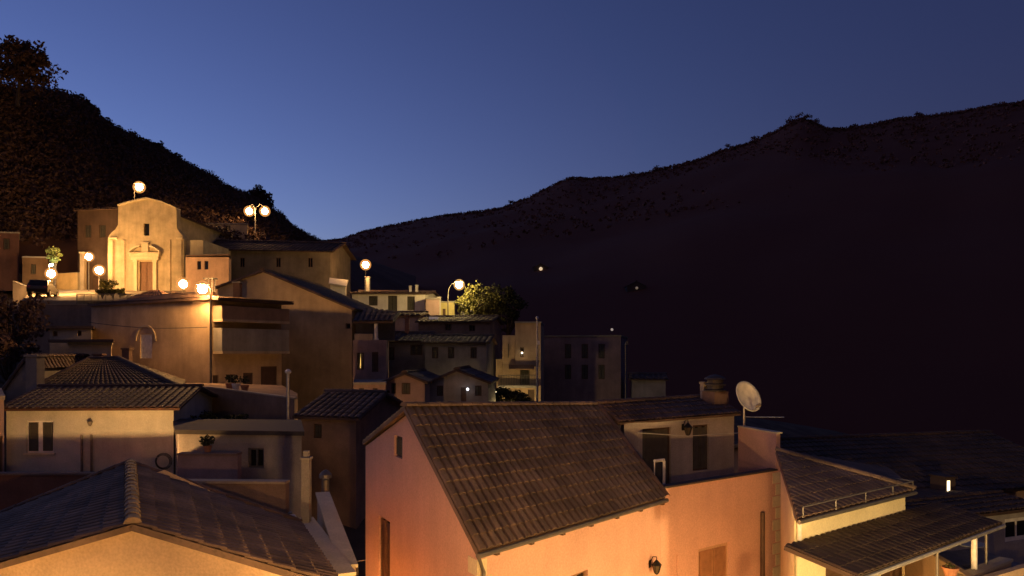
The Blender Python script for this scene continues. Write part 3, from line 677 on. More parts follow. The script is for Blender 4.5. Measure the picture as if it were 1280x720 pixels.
# porch house
fl, fr = XY(441, 53), XY(483, 53.5)
r_, w = house('porch_house', 'dim house with a dark porch roof on a white column', 'house', [fl, fr, XY(486, 60), XY(445, 60)], -7, [ZZ(425, 53)]*4, ROSE, [(0, 'shutter', (446, 441, 455, 462), lite()), (0, 'door', (465, 440, 473, 465), lite())])
MB().prism([XY(444, 57), XY(494, 57), XY(494, 60), XY(444, 60)], ZZ(425, 53)+.004, ZZ(392, 57)).build('rear_wall', GREY, r_)
roof(r_, [(P(441, 402, 53), P(491, 401, 53.6), P(501, 390, 60), P(447, 384, 60))], TILE_D, [], .42, .6, .16, 51)
c = XY(470, 53.6); MB().lathe([(.2, 0), (.2, .1), (.15, .14), (.13, 1.3), (.2, 1.36), (.2, ZZ(404, 53.6)-ZZ(425, 53)-.02)], (c.x, c.y, ZZ(425, 53)+.006), 12).build('column', WHITEP, r_)
MB().prism([XY(443, 53.05), XY(466, 53.3), XY(466, 53.5), XY(443, 53.25)], ZZ(425, 53)+.004, ZZ(417, 53)).build('parapet', SAND, r_)
# white house above
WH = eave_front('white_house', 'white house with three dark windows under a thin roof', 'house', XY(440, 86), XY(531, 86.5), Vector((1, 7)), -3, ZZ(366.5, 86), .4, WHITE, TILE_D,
    [(0, 'shutter', (461, 370, 472, 382), lite()), (0, 'shutter', (485, 369.5, 496.5, 389), lite()), (0, 'shutter', (509, 370.5, 518.5, 388), lite())], over=.4, tw=.5, tl=.7, seed=61)
chimney(WH, XY(513, 88), .28, .3, ZZ(366, 88), ZZ(358, 88), WHITE, 0, False); chimney(WH, XY(521, 88), .3, .3, ZZ(366, 88), ZZ(357, 88), WHITE, 0, False)
c = XY(459.5, 89.4); r_ = thing('chimney_stack', 'white chimney lit by the globe lamp beside it', 'chimney', (c.x, c.y, 5)); MB().obox((c.x, c.y, 0), (.26, 0), (0, .26), ZZ(347, 89.4)-5, 5).build('stack', WHITE, r_); MB().obox((c.x, c.y, 0), (.33, 0), (0, .33), .1, ZZ(347, 89.4)+.003).build('cap', CONC, r_)
# small lit shed roof left of the lamp
r_, w = house('roof_shed', 'small white rooftop shed with a lit sloping top', 'shed', [XY(413, 84), XY(432, 84.5), XY(433, 87), XY(414, 87)], 2, [ZZ(353, 84), ZZ(357, 84), ZZ(352, 87), ZZ(349, 87)], WHITE, [], cap=False)
MB().slab([P(411, 353.5, 83.6), P(433.5, 357.5, 84), P(435, 350, 87.3), P(412, 347, 87.3)], .12).build('roof', WHITE, r_)
# low house right of the white one
flat_house('low_house', 'low dim house between the white house and the yellow lit wall', 'house', [XY(532, 85), XY(549, 85.2), XY(550, 90), XY(532, 90)], -3, ZZ(374, 85), ROSE)
# lit yellow house with pillar
YH = flat_house('yellow_house', 'small yellow house front lit by the lamp on the curved arm', 'house', [XY(546, 87.2), XY(568, 87), XY(569, 91), XY(547, 91)], -3, ZZ(378, 87), stucco('yellow_render', (.62, .56, .25), .25), [(0, 'door', (553, 386, 557, 399), lite())])
MB().obox((*XY(549, 86.9), 0), (.2, 0), (0, .12), ZZ(371, 86.9)+3, -3).build('pillar', WHITE, YH)
gable_back('lit_cottage', 'little pale cottage gable showing behind the lit tree', 'house', XY(577, 93), XY(592, 93), (0, 5), -3, ZZ(371, 93), ZZ(371, 93), .7, ZZ(362, 93), WHITE, TILE_D, over=.2, tw=.5, tl=.7, seed=62)
c = XY(599, 83); make_tree('lit_tree', 'bushy olive tree lit yellow by the street lamp', 'tree', ZZ(354, 83)+2.2, 3.1, (c.x, c.y, -2.2), 77, 46, 70, .16, LEAFL, squash=.78)
c = XY(632, 86); make_tree('shade_tree', 'dim tree standing behind the lit olive tree', 'tree', ZZ(352, 86)+3, 2.8, (c.x, c.y, -3), 78, 34, 60, .18, LEAF, squash=.95)
# pinkish wall house and dark chimney roof
eave_front('rose_house', 'pinkish house wall below the white house with a small roof', 'house', XY(479, 75), XY(523, 74.5), Vector((.6, 6)), -5, ZZ(394, 75), .35, ROSE if False else stucco('faded_pink', (.62, .47, .38), .3), TILE_D, [(0, 'window', (485, 398, 489, 405), lite())], tw=.5, tl=.7, seed=63)
DH = eave_front('dark_house', 'dark house with a pale skylight in its low roof', 'house', XY(523, 72), XY(612, 71), Vector((1, 7)), -6, ZZ(402, 72), .55, BROWN, TILE_D, [(0, 'window', (556, 405, 564, 413), lite()), (0, 'window', (586, 406, 594, 414), lite())], tw=.45, tl=.65, seed=64)
MB().slab([P(536, 400.8, 72.6)+Vector((0, 0, .12)), P(548, 400.8, 72.6)+Vector((0, 0, .12)), P(548, 397.5, 73.8)+Vector((0, 0, .12)), P(536, 397.5, 73.8)+Vector((0, 0, .12))], .1).build('skylight', WHITEP, DH)
H5 = eave_front('dim_house', 'dim house with a tall dark chimney on its ridge', 'house', XY(478, 62), XY(531, 62.5), Vector((.5, 6)), -8, ZZ(426, 62), .7, GREY, TILE_D, [(0, 'shutter', (484, 434, 493, 450), lite()), (0, 'shutter', (513, 431, 528, 444), lite())], tw=.42, tl=.6, seed=65)
chimney(H5, XY(509, 65), .36, .4, ZZ(424, 65), ZZ(399, 65), TERRA, 0, True)
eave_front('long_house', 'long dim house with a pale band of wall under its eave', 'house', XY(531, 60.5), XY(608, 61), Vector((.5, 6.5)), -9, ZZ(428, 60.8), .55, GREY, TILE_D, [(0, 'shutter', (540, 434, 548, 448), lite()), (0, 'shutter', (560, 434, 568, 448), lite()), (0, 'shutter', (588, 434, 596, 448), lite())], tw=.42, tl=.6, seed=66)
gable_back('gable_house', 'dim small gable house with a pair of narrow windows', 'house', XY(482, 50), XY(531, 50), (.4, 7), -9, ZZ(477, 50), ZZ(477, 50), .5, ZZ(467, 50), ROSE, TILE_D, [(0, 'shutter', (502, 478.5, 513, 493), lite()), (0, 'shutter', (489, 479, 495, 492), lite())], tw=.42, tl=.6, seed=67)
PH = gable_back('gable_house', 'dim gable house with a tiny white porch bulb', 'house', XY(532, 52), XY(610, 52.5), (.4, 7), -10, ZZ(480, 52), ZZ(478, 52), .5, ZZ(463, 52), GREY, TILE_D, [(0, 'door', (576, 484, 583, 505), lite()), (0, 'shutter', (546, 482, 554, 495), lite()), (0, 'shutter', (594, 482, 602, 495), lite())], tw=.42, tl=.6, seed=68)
MB().ball(P(584.5, 486.5, 51.85), .09, 10, 6).build('porch_bulb', glow('white_bulb', (.9, .92, 1), 2), PH)
flat_house('box_house', 'dim boxy house with a flat roof below the porch house', 'house', [XY(442, 48), XY(482, 48.4), XY(484, 54), XY(444, 54)], -9, ZZ(481, 48), ROSE, [(0, 'shutter', (449, 485, 455, 497), lite()), (0, 'shutter', (466, 485, 472, 497), lite())])
eave_front('lane_house', 'dark low house in the lane behind the pink gable', 'house', XY(376, 33), XY(445, 32), Vector((1, 7)), -10, ZZ(520, 32.5), .8, BROWN, TILE_D, [(0, 'shutter', (392, 530, 402, 548), lite())], tw=.34, tl=.5, seed=69)

# ------------------------------------------------------------------ stepped tower house and its neighbours
TW, w = house('tower_house', 'tall stepped ochre house lit from the street below', 'house', [XY(644, 66), XY(676, 66), XY(680, 73), XY(646, 73)], -12, [ZZ(404, 66)]*4, OCHRE,
    [(0, 'window', (650, 434, 655, 446), lite()), (0, 'shutter', (650, 462, 662, 481), lite()), (0, 'door', (660, 487, 668, 503), lite())])
MB().prism([XY(643.5, 65.8), XY(677, 65.8), XY(680.5, 73.2), XY(645.5, 73.2)], ZZ(404, 66)+.004, ZZ(402, 66)).build('roof', CONC, TW)
MB().prism([XY(628, 66.2), XY(643.8, 66.2), XY(645.5, 72), XY(630, 72)], -12, ZZ(419, 66)).build('side_wing', OCHRE, TW)
MB().prism([XY(620, 66.6), XY(627.8, 66.6), XY(629.5, 71), XY(622, 71)], -12, ZZ(449, 66)).build('stair_wing', OCHRE, TW)
o = MB().prism([XY(622, 64.6), XY(671, 64.6), XY(671, 65.95), XY(622, 65.95)], ZZ(485, 64.6), ZZ(482, 64.6)).build('balcony', CONC, TW)
rl = MB()
for k in range(24): q = XY(623+k*2.05, 64.66); rl.tube([(q.x, q.y, ZZ(482, 64.6)+.003), (q.x, q.y, ZZ(469, 64.6))], .018, 4)
rl.tube([P(622.5, 469, 64.66), P(670.5, 469, 64.66)], .03, 5); rl.build('railing', METAL, o)
MB().slab([P(636, 461, 64.9), P(668, 461, 64.9), P(668, 456, 65.95), P(636, 456, 65.95)], .1).build('awning', WOODM, TW)
MB().prism([XY(635, 65.85), XY(636, 65.85), XY(636, 66.1), XY(635, 66.1)], ZZ(447, 66), ZZ(430, 66)).build('shutter', SHUT, TW)
MB().ball(P(652.5, 441, 65.8), .09, 10, 6).build('wall_lamp', glow('faint_bulb', (1, .85, .6), 1.6), TW)
MB().prism([XY(618.7, 63.9), XY(621.5, 63.9), XY(621.5, 64.2), XY(618.7, 64.2)], ZZ(498, 64), ZZ(487, 64)).build('lit_doorway', glow('lit_door', (1, .8, .5), 1.3), TW)
for i, (px, py, r) in enumerate(((630, 497, .8), (640, 494, .9), (650, 498, .8))):
    bush(['low dark bush beside the lit doorway of the tower house', 'taller dark bush under the tower house balcony', 'dark bush near the pole by the tower house'][i], px, py, 60, r, 20+i, ls=.14, zb=-9.5)
def pole(label, px, Y, py0, zb, mat=GALV, r=.07, lampdot=False):
    c = XY(px, Y); z1 = ZZ(py0, Y); root = thing('utility_pole', label, 'pole', (c.x, c.y, zb))
    MB().tube([(c.x, c.y, zb), (c.x, c.y, z1)], [r*1.3, r*.8], 8).build('shaft', mat, root)
    MB().lathe([(r, 0), (r*1.5, .04), (r*1.2, .16), (.02, .22)], (c.x, c.y, z1-.05), 8).build('cap', mat, root)
    MB().obox((c.x+.1, c.y-.1, 0), (.1, 0), (0, .06), .32, ZZ(431, Y)).build('junction_box', WHITEP if not lampdot else METAL, root)
    return root
pole('tall thin pole in front of the stepped tower house', 671.5, 58, 398, -12, r=.09)
pole('thin pole beyond the dark three window building', 782, 66, 431, -13, METAL, .06, True)
DB = flat_house('dark_building', 'large unlit building with two rows of three windows', 'building', [XY(679, 77), XY(776, 75), XY(784, 85), XY(688, 88)], -14, ZZ(421, 76), stucco('plum_render', (.30, .22, .22), .35),
    [(0, 'shutter', (x-4, y-9, x+4, y+9), lite()) for x in (710, 731, 752) for y in (439, 465)], cmat=stucco('olive_cornice', (.34, .3, .2), .3))
MB().ball(P(765, 412, 76.5), .14, 10, 6).build('roof_lamp', glow('dim_bulb', (.9, .75, .65), .12), DB)
eave_front('low_house', 'low unlit house beyond the second pole', 'house', XY(790, 72), XY(832, 71), Vector((1, 7)), -15, ZZ(474, 72), .35, GREY, TILE_D, tw=.5, tl=.7, seed=70)
# far lights on the mountain: small lit farm houses
for i, (px, py, Y, r, s, lab) in enumerate(((676, 336, 480, 1.0, .3, 'far farm house with one warm lamp on the mountain'), (796, 360, 430, .6, .05, 'far farm house with a very faint lamp on the dark mountain'))):
    c = P(px, py, Y); hit_ = MT.ray_cast(Vector((0, 0, 0)), c.normalized()); t_ = (hit_[0] if hit_[0] else c)*.985
    r_ = gable_back('farm_house', lab, 'house', (t_.x-4, t_.y+1), (t_.x+4, t_.y+1), (0, 8), t_.z-22, t_.z+1, t_.z+1, .5, t_.z+3, stucco('soot_render', (.1, .07, .06), .3), TILE_D, tw=.8, tl=1.2, seed=80+i)
    MB().ball(t_, r, 10, 6).build('lamp', glow('far_lamp_%d' % i, (1, .72, .42), s), r_)

# ------------------------------------------------------------------ church
YC = 80
cz0 = ZZ(363, YC)-.6
def C(px, py, k=0.0): q = P(px, py, YC); return Vector((q.x, q.y-k, q.z))
ch = thing('church', 'stone church with a curved gable and a carved portal, lit by the square lamps', 'church', (C(183, 363).x, YC, cz0))
out = [(135, 372), (229, 372), (229.5, 298), (228, 294), (224.5, 290.5), (221, 285), (220.5, 261), (203, 253.5), (184, 248.5), (166, 252.5), (148, 257.5), (147.5, 281), (144, 287), (139.5, 290.5), (136, 295), (135, 299)]
fm = MB(); n_ = len(out); fr_ = [C(x, y) for x, y in out]; bk_ = [p+Vector((0, 1.0, 0)) for p in fr_]
# facade front split round the door and window
hx0, hx1, hy0 = 174.5, 190.5, 327
def strip(a, b): 
    pts = [p for p in out]; return pts
fm.add(fr_+bk_, [tuple(range(2*n_-1, n_-1, -1))]+[(i, n_+i, n_+(i+1) % n_, (i+1) % n_) for i in range(n_)])
bm = bmesh.new(); vv = [bm.verts.new(p) for p in fr_]; bm.faces.new(vv)
for co, no in ((C(hx0, 0), (1, 0, 0)), (C(hx1, 0), (1, 0, 0)), (C(179.6, 0), (1, 0, 0)), (C(186.6, 0), (1, 0, 0)), (C(0, hy0), (0, 0, 1)), (C(0, 279), (0, 0, 1)), (C(0, 294.5), (0, 0, 1))):
    bmesh.ops.bisect_plane(bm, geom=bm.verts[:]+bm.edges[:]+bm.faces[:], plane_co=co, plane_no=no)
kill = []
for f in bm.faces:
    c = f.calc_center_median(); x, y = c.x/YC*F+CX, CY-c.z/YC*F
    if (hx0 < x < hx1 and y > hy0) or (179.6 < x < 186.6 and 279 < y < 294.5): kill.append(f)
bmesh.ops.delete(bm, geom=kill, context='FACES'); bm.verts.index_update()
fm.add([v.co.copy() for v in bm.verts if True], [tuple(v.index for v in f.verts) for f in bm.faces]); bm.free()
for (x0, x1, y0, y1) in ((hx0, hx1, hy0, 372), (179.6, 186.6, 279, 294.5)):
    a, b, c_, d_ = C(x0, y1), C(x1, y1), C(x1, y0), C(x0, y0); e = Vector((0, .45, 0))
    fm.poly(a, a+e, d_+e, d_); fm.poly(b+e, b, c_, c_+e); fm.poly(d_+e, c_+e, c_, d_); fm.poly(a, b, b+e, a+e)
fm.build('facade', STONE, ch)
def cbox(x0, x1, y0, y1, k0, k1, mb=None):
    mb = mb or MB(); a, b = C(x0, y1), C(x1, y0); mb.box((a.x, YC-k1, a.z), (b.x, YC-k0, b.z)); return mb
dr = MB(); cbox(hx0+.2, 182.3, hy0+.2, 372, -.4, -.25, dr); cbox(182.7, hx1-.2, hy0+.2, 372, -.4, -.25, dr)
for x0 in (175.6, 183.7):
    for y0 in (330, 341, 352): cbox(x0, x0+5.6, y0, y0+8, -.249, -.2, dr)
dr.build('door', plain('church_door', (.2, .1, .055), .6), ch)
cbox(179.8, 186.4, 279.2, 294.3, -.4, -.3).build('window', PANE, ch)
po = MB()
for x in (168.5, 192.5): cbox(x, x+4, 328, 366, .003, .25, po); cbox(x-.8, x+4.8, 325.5, 327.9, .003, .32, po); cbox(x-.8, x+4.8, 366.2, 372, .003, .34, po)
cbox(165.5, 199.5, 321, 325.3, .003, .38, po); cbox(164, 201, 318, 320.8, .003, .48, po); cbox(163, 202, 316.2, 317.8, .003, .58, po)
po.build('portal', QUOIN, ch)
sp = MB()
for sgn in (-1, 1):      # the two halves of the broken curved pediment
    for k in range(7):
        t0, t1 = k/7, (k+1)/7
        def cv(t): return (182.5+sgn*(19-13*t), 315.8-6.5*math.sin(t*PI/2))
        (xa, ya), (xb, yb) = cv(t0), cv(t1); q = [C(xa, ya, .5), C(xb, yb, .5), C(xb, yb-2.0, .5), C(xa, ya-2.0, .5)]
        if sgn < 0: pass
        sp.add(q+[p+Vector((0, .49, 0)) for p in q], [(0,1,2,3),(7,6,5,4),(0,4,5,1),(1,5,6,2),(2,6,7,3),(3,7,4,0)])
cbox(178.5, 186.5, 305, 315.8, .003, .3, sp); cbox(177.5, 187.5, 303.4, 304.8, .003, .36, sp)
sp.build('pediment', QUOIN, ch)
co = MB()
for (xa, ya), (xb, yb) in zip(out[6:11], out[7:11]):
    q = [C(xa, ya, .25), C(xb, yb, .25), C(xb, yb-1.6, .25), C(xa, ya-1.6, .25)]; co.add(q+[p+Vector((0, 1.3, 0)) for p in q], [(0,1,2,3),(7,6,5,4),(0,4,5,1),(1,5,6,2),(2,6,7,3),(3,7,4,0)])
cbox(136.5, 147, 297, 299, .003, .2, co); cbox(221, 228.5, 297, 299, .003, .2, co)
co.build('cornice', QUOIN, ch)
for x in (137, 152, 209, 223): cbox(x, x+4.5, 300, 372, .003, .12).build('pilaster', STONE, ch)
# nave, side chapel, annex
nv = MB(); a, b = C(149, 372), C(219, 372); zt_ = ZZ(268, YC); za_ = ZZ(256, YC)
nv.box((a.x, YC+1.003, cz0), (b.x, YC+20, zt_)); nv.build('nave', STONE, ch)
roof(ch, [((b.x+.4, YC+1.1, zt_-.05), (b.x+.4, YC+20.3, zt_-.05), ((a.x+b.x)/2, YC+20.3, za_), ((a.x+b.x)/2, YC+1.1, za_)), ((a.x-.4, YC+20.3, zt_-.05), (a.x-.4, YC+1.1, zt_-.05), ((a.x+b.x)/2, YC+1.1, za_), ((a.x+b.x)/2, YC+20.3, za_))], TILE_D, [], .5, .7, .1, 90)
q0, q1 = C(229.8, 372), C(251, 299); MB().box((q0.x+.01, YC+.6, cz0), (q1.x, YC+9, q1.z)).build('side_chapel', stucco('chapel_render', (.5, .45, .34), .35), ch)
anx, w = house('church_annex', 'small pink annex with two narrow windows beside the church', 'house', [XY(232, 77), XY(286, 76), XY(289, 79.5), XY(232, 79.9)], 1, [ZZ(321.5, 77), ZZ(321.5, 76)]+[ZZ(321, 77)]*2, stucco('annex_pink', (.62, .42, .29), .3),
    [(0, 'window', (246.5, 326, 251.5, 337), lite(nomul=True)), (0, 'window', (255.5, 326, 260.5, 337), lite(nomul=True))])
MB().prism([XY(231.6, 76.8), XY(286.6, 75.8), XY(289.4, 79.7), XY(231.6, 80.0-.05)], ZZ(321.5, 77)+.06, ZZ(321.5, 77)+.2).build('roof', TILE_F, anx)
# house on the other side of the church
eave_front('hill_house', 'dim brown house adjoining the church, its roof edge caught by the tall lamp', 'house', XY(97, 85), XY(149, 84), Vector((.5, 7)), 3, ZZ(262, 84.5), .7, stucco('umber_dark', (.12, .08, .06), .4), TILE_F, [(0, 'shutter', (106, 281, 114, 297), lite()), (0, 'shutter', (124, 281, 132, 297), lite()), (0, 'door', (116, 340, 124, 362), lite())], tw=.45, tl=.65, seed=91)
c = XY(104, 83.4); r_ = thing('gate_pillar', 'tall lit pillar at the corner of the dim house beside the church', 'pillar', (c.x, c.y, 5)); MB().obox((c.x, c.y, 0), (.24, 0), (0, .24), ZZ(317, 83.4)-5, 5).build('shaft', SAND, r_); MB().obox((c.x, c.y, 0), (.32, 0), (0, .32), .16, ZZ(317, 83.4)+.003).build('cap', QUOIN, r_)
# walls behind the square
wall_thing('square_wall', 'lit yellow wall at the back of the square', XY(62, 84), XY(100, 84.5), 4, ZZ(343, 84), ZZ(341, 84.5), .4, stucco('gold_render', (.68, .52, .28), .3), SAND)
wall_thing('road_wall', 'sloping roadside wall above the parked car', XY(16, 74), XY(60, 73), 2, ZZ(352, 74), ZZ(370, 73), .35, SAND, SAND)
wall_thing('square_parapet', 'brown retaining wall below the edge of the square', XY(30, 60.4), XY(116, 59.2), -3, ZZ(381, 60.4), ZZ(381, 59.2), .4, BROWN, SAND)
rg = thing('railing', 'iron railing along the edge of the square', 'railing', lift(XY(100, 60.2), ZZ(380, 60))); ra = MB(); rb = MB()
for k in range(46):
    q = P(96+k*1.5, 379.5, 60.9); ra.tube([q-Vector((0, 0, .2)), q+Vector((0, 0, .75))], .02 if k % 6 else .04, 4)
rb.tube([P(96, 379.5, 60.9)+Vector((0, 0, .78)), P(165, 379.5, 60.9)+Vector((0, 0, .78))], .035, 5); ra.build('baluster', METAL, rg); rb.build('handrail', METAL, rg)
for i, (px, Y, r) in enumerate(((128, 64, .45), (141, 63.5, .4), (150, 65, .38), (134, 71, .65))):
    q = P(px, 372, Y); z = piz(q.x, Y)
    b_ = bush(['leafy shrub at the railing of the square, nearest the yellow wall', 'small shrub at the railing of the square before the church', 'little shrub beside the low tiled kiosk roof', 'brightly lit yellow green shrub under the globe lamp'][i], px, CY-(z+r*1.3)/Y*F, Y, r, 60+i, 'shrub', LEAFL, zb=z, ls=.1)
# low tiled kiosk in front of the portal
k0, k1 = XY(150, 63), XY(210, 63); zk = ZZ(377, 63); c = (k0+k1)/2
r_, w = house('kiosk', 'low hipped kiosk roof below the church portal', 'kiosk', [k0+Vector((.4, .3)), k1+Vector((-.4, .3)), k1+Vector((-.4, 4)), k0+Vector((.4, 4))], 1.5, [zk]*4, SAND)
ap0, ap1 = lift(c+Vector((-.3, 2.1)), ZZ(363, 65)), lift(c+Vector((.3, 2.1)), ZZ(363, 65))
b0, b1 = k0+Vector((0, 4.3)), k1+Vector((0, 4.3))
roof(r_, [(lift(k0, zk+.03), lift(k1, zk+.03), ap1, ap0), (lift(k1, zk+.03), lift(b1, zk+.03), ap1, ap1), (lift(b0, zk+.03), lift(k0, zk+.03), ap0, ap0), (lift(b1, zk+.03), lift(b0, zk+.03), ap0, ap1)], tiles('rose_tile', (.3, .17, .12), .4), [], .4, .6, .1, 93)

# long building and the lit house above it
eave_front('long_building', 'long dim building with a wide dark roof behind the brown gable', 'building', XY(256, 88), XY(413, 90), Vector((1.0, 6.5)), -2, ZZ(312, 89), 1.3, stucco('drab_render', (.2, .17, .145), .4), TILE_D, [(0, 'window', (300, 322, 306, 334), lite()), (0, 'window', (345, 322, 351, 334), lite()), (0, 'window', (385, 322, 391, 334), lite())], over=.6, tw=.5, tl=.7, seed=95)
HY = 98.0
r_ = flat_house('terrace_house', 'small pale house on the slope lit from one side, above the long roof', 'house', [XY(258, HY), XY(309, HY+.5), XY(310, HY+6), XY(259, HY+6)], 8, ZZ(280, HY), SAND, [(0, 'window', (262, 283, 272, 292), dict(frame=WHITEP)), (0, 'shutter', (280, 282, 288, 293), lite())])
c = P(283, 291, 99); arm_lamp('wall height lamp hidden behind the long dark roof', lift(XY(262, 96.2), 8), P(266, 299, 96.2), 160, .2, hood=False)
# retaining walls and houses on the wooded slope
def hill_Y(px, py):
    for k in range(400):
        p = left_pt(px, k/400)
        if CY-p.z/p.y*F <= py: return p.y
    return 97
def slope_house(px0, px1, py0, py1, Y, label, mat, name='hill_house', tone=TILE_D, holes=()):
    return flat_house(name, label, 'house', [XY(px0, Y), XY(px1, Y+.5), XY(px1, Y+5), XY(px0, Y+5)], ZZ(py1, Y)-3, ZZ(py0, Y), mat, holes)
slope_house(-20, 14, 192, 184, hill_Y(8, 196)-.5, 'pale parapet of a hidden house high in the wood, beside the spreading tree', GREY)
slope_house(18, 38, 195, 188, hill_Y(28, 198)-.5, 'short pale parapet in the wood below the spreading tree', GREY)
slope_house(49, 70, 196.5, 190, hill_Y(60, 199)-.5, 'low pale parapet in the wood, farthest down from the spreading tree', GREY)
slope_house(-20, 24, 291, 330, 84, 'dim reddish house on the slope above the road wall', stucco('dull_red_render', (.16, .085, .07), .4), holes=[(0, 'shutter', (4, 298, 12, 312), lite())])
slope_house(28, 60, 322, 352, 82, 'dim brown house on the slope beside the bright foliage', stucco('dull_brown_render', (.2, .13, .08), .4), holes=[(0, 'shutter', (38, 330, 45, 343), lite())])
# bright foliage
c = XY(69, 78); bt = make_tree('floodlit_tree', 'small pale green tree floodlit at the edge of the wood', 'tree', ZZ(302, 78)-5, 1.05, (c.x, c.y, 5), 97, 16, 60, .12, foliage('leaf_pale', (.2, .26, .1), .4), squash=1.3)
c = P(66, 319, 76.4); arm_lamp('shaded lamp beside the floodlit tree', lift(XY(61, 76.6), 3), P(64.5, 331, 76.6), 150, .12, .3, (1, .9, .55))
# dark trees by the road
c = XY(12, 52); make_tree('road_tree', 'dark broad tree below the road wall', 'tree', ZZ(362, 52)+4, 2.6, (c.x, c.y, -4), 98, 34, 60, .16, LEAFD)
c = XY(-22, 50); make_tree('road_tree', 'dark tree at the edge beside the broad tree below the road', 'tree', ZZ(372, 50)+4, 2.4, (c.x, c.y, -4), 99, 30, 60, .16, LEAFD)
c = XY(18, 45); make_tree('garden_tree', 'low dark garden tree above the pillar', 'tree', ZZ(408, 45)+5, 1.9, (c.x, c.y, -5), 100, 26, 60, .14, LEAFD)

# parked car
def car(label, c, yaw, mat):
    root = thing('parked_car', label, 'car', c); ca, sa = math.cos(yaw), math.sin(yaw); c = Vector(c)
    def T(x, y, z): return c+Vector((x*ca-y*sa, x*sa+y*ca, z))
    prof = [(-1.95,.32),(-2.0,.6),(-1.95,.85),(-1.75,.95),(-1.5,1.38),(-1.1,1.45),(.1,1.45),(.75,1.02),(1.75,.85),(1.95,.68),(1.98,.34)]
    b = MB(); ys = [(-.80, .86), (-.74, 1.0), (.74, 1.0), (.80, .86)]
    for y, k in ys:
        for x, z in prof: b.v.append(T(x*(1 if k == 1 else .985), y*(1 if z < 1.0 else .86), .32+(z-.32)*k if k == 1 else z if z < .9 else z-.03))
    n = len(prof)
    for j in range(3):
        for i in range(n): b.f.append((j*n+i, j*n+(i+1) % n, (j+1)*n+(i+1) % n, (j+1)*n+i))
    b.f.append(tuple(range(n-1, -1, -1))); b.f.append(tuple(3*n+i for i in range(n))); b.build('body', mat, root)
    MB().poly(T(-1.78, -.6, .97), T(-1.535, -.54, 1.36), T(-1.535, .54, 1.36), T(-1.78, .6, .97)).build('rear_window', PANE, root)
    MB().poly(T(.18, -.55, 1.44), T(.74, -.6, 1.06), T(.74, .6, 1.06), T(.18, .55, 1.44)).build('windscreen', PANE, root)
    for s in (-1, 1):
        y = s*.735; MB().poly(T(-1.4, y, 1.0), T(.55, y, 1.0), T(.1, y*.97, 1.36), T(-1.15, y*.97, 1.36)).build('side_window', PANE, root)
        MB().add([T(-2.02, s*.74, .72), T(-2.02, s*.5, .72), T(-1.985, s*.5, .86), T(-1.985, s*.74, .86)], [(0, 1, 2, 3)]).build('tail_light', plain('red_lens', (.3, .02, .015), .3), root)
        for x in (-1.25, 1.25):
            w_ = MB().tube([T(x, s*.62, .31), T(x, s*.83, .31)], .31, 16).build('wheel', plain('tyre', (.02, .02, .02), .8), root); MB().tube([T(x, s*.825, .31), T(x, s*.845, .31)], .18, 12).build('rim', GALV, w_)
    return root
q = XY(54, 66); car('dark car parked at the edge of the square, seen from behind', (q.x, q.y, piz(q.x, q.y)+.01), 1.9, plain('car_paint', (.03, .025, .028), .3, .2))

# ------------------------------------------------------------------ small houses under the square
S1 = flat_house('small_house', 'small beige house with two tiny windows under the square wall', 'house', [XY(62, 48), XY(114, 47.5), XY(116, 52), XY(64, 52)], -5, ZZ(411, 48), SAND, [(0, 'window', (66, 414, 72, 420.5), lite(nomul=True)), (0, 'window', (96.5, 413.5, 102, 420), lite(nomul=True))], cmat=TILE_D, rim=.35)
S2 = flat_house('small_house', 'low beige house under a thin dark slab roof', 'house', [XY(86, 43.4), XY(139, 43), XY(140, 46.8), XY(88, 47)], -6, ZZ(431, 43.2), SAND)
MB().prism([XY(60, 42.9), XY(142, 42.4), XY(143, 47), XY(62, 47.1)], ZZ(431, 43.2)+.17, ZZ(425.5, 43.2)+.05).build('canopy', WOOD, S2)
# hipped dark roof
zh = ZZ(485, 36); h0, h1, h2, h3 = XY(46, 36.5), XY(226, 35.6), XY(232, 44), XY(50, 45)
HH, w = house('hip_house', 'house with a dark hipped roof right behind the pale house', 'house', [h0, h1, h2, h3], -8, [zh]*4, BROWN)
ra0, ra1 = P(112, 449, 40.3), P(148, 448, 40.2)
roof(HH, [(lift(h0, zh+.03), lift(h1, zh+.03), ra1, ra0), (lift(h1, zh+.03), lift(h2, zh+.03), ra1, ra1), (lift(h3, zh+.03), lift(h0, zh+.03), ra0, ra0), (lift(h2, zh+.03), lift(h3, zh+.03), ra0, ra1)], tiles('black_tile', (.075, .045, .032), .2), [(ra0, ra1), (ra1, lift(h1, zh+.05)), (ra0, lift(h0, zh+.05))], .3, .45, .1, 101)
chimney(HH, XY(124, 41.5), .46, .4, -1, ZZ(444, 41.5), BRICK, 0, False); chimney(HH, XY(159, 41.8), .4, .4, -1.2, ZZ(437, 41.8), BRICK, 0, False)
wall_thing('roof_parapet', 'short white parapet wedge on the roof behind the pale house', XY(152, 34.9), XY(201, 34.7), -4, ZZ(484.5, 34.9), ZZ(479, 34.7), .2, WHITE, WHITE, coping=False)
c = XY(44, 35.3); r_ = thing('chimney_stack', 'broad grey chimney block at the hipped roof end', 'chimney', (c.x, c.y, -6)); MB().obox((c.x, c.y, 0), (.26, 0), (0, .3), ZZ(446, 35.3)+6, -6).build('stack', GREY, r_); MB().obox((c.x, c.y, 0), (.32, 0), (0, .36), .1, ZZ(446, 35.3)+.003).build('cap', CONC, r_)
gable_back('gable_house', 'narrow grey gable beside the broad chimney block', 'house', XY(8, 37), XY(37, 37), (-.5, 6), -7, ZZ(482, 37), ZZ(455, 37), .85, ZZ(447, 37), GREY, TILE_D, over=.15, tw=.34, tl=.5, seed=103)

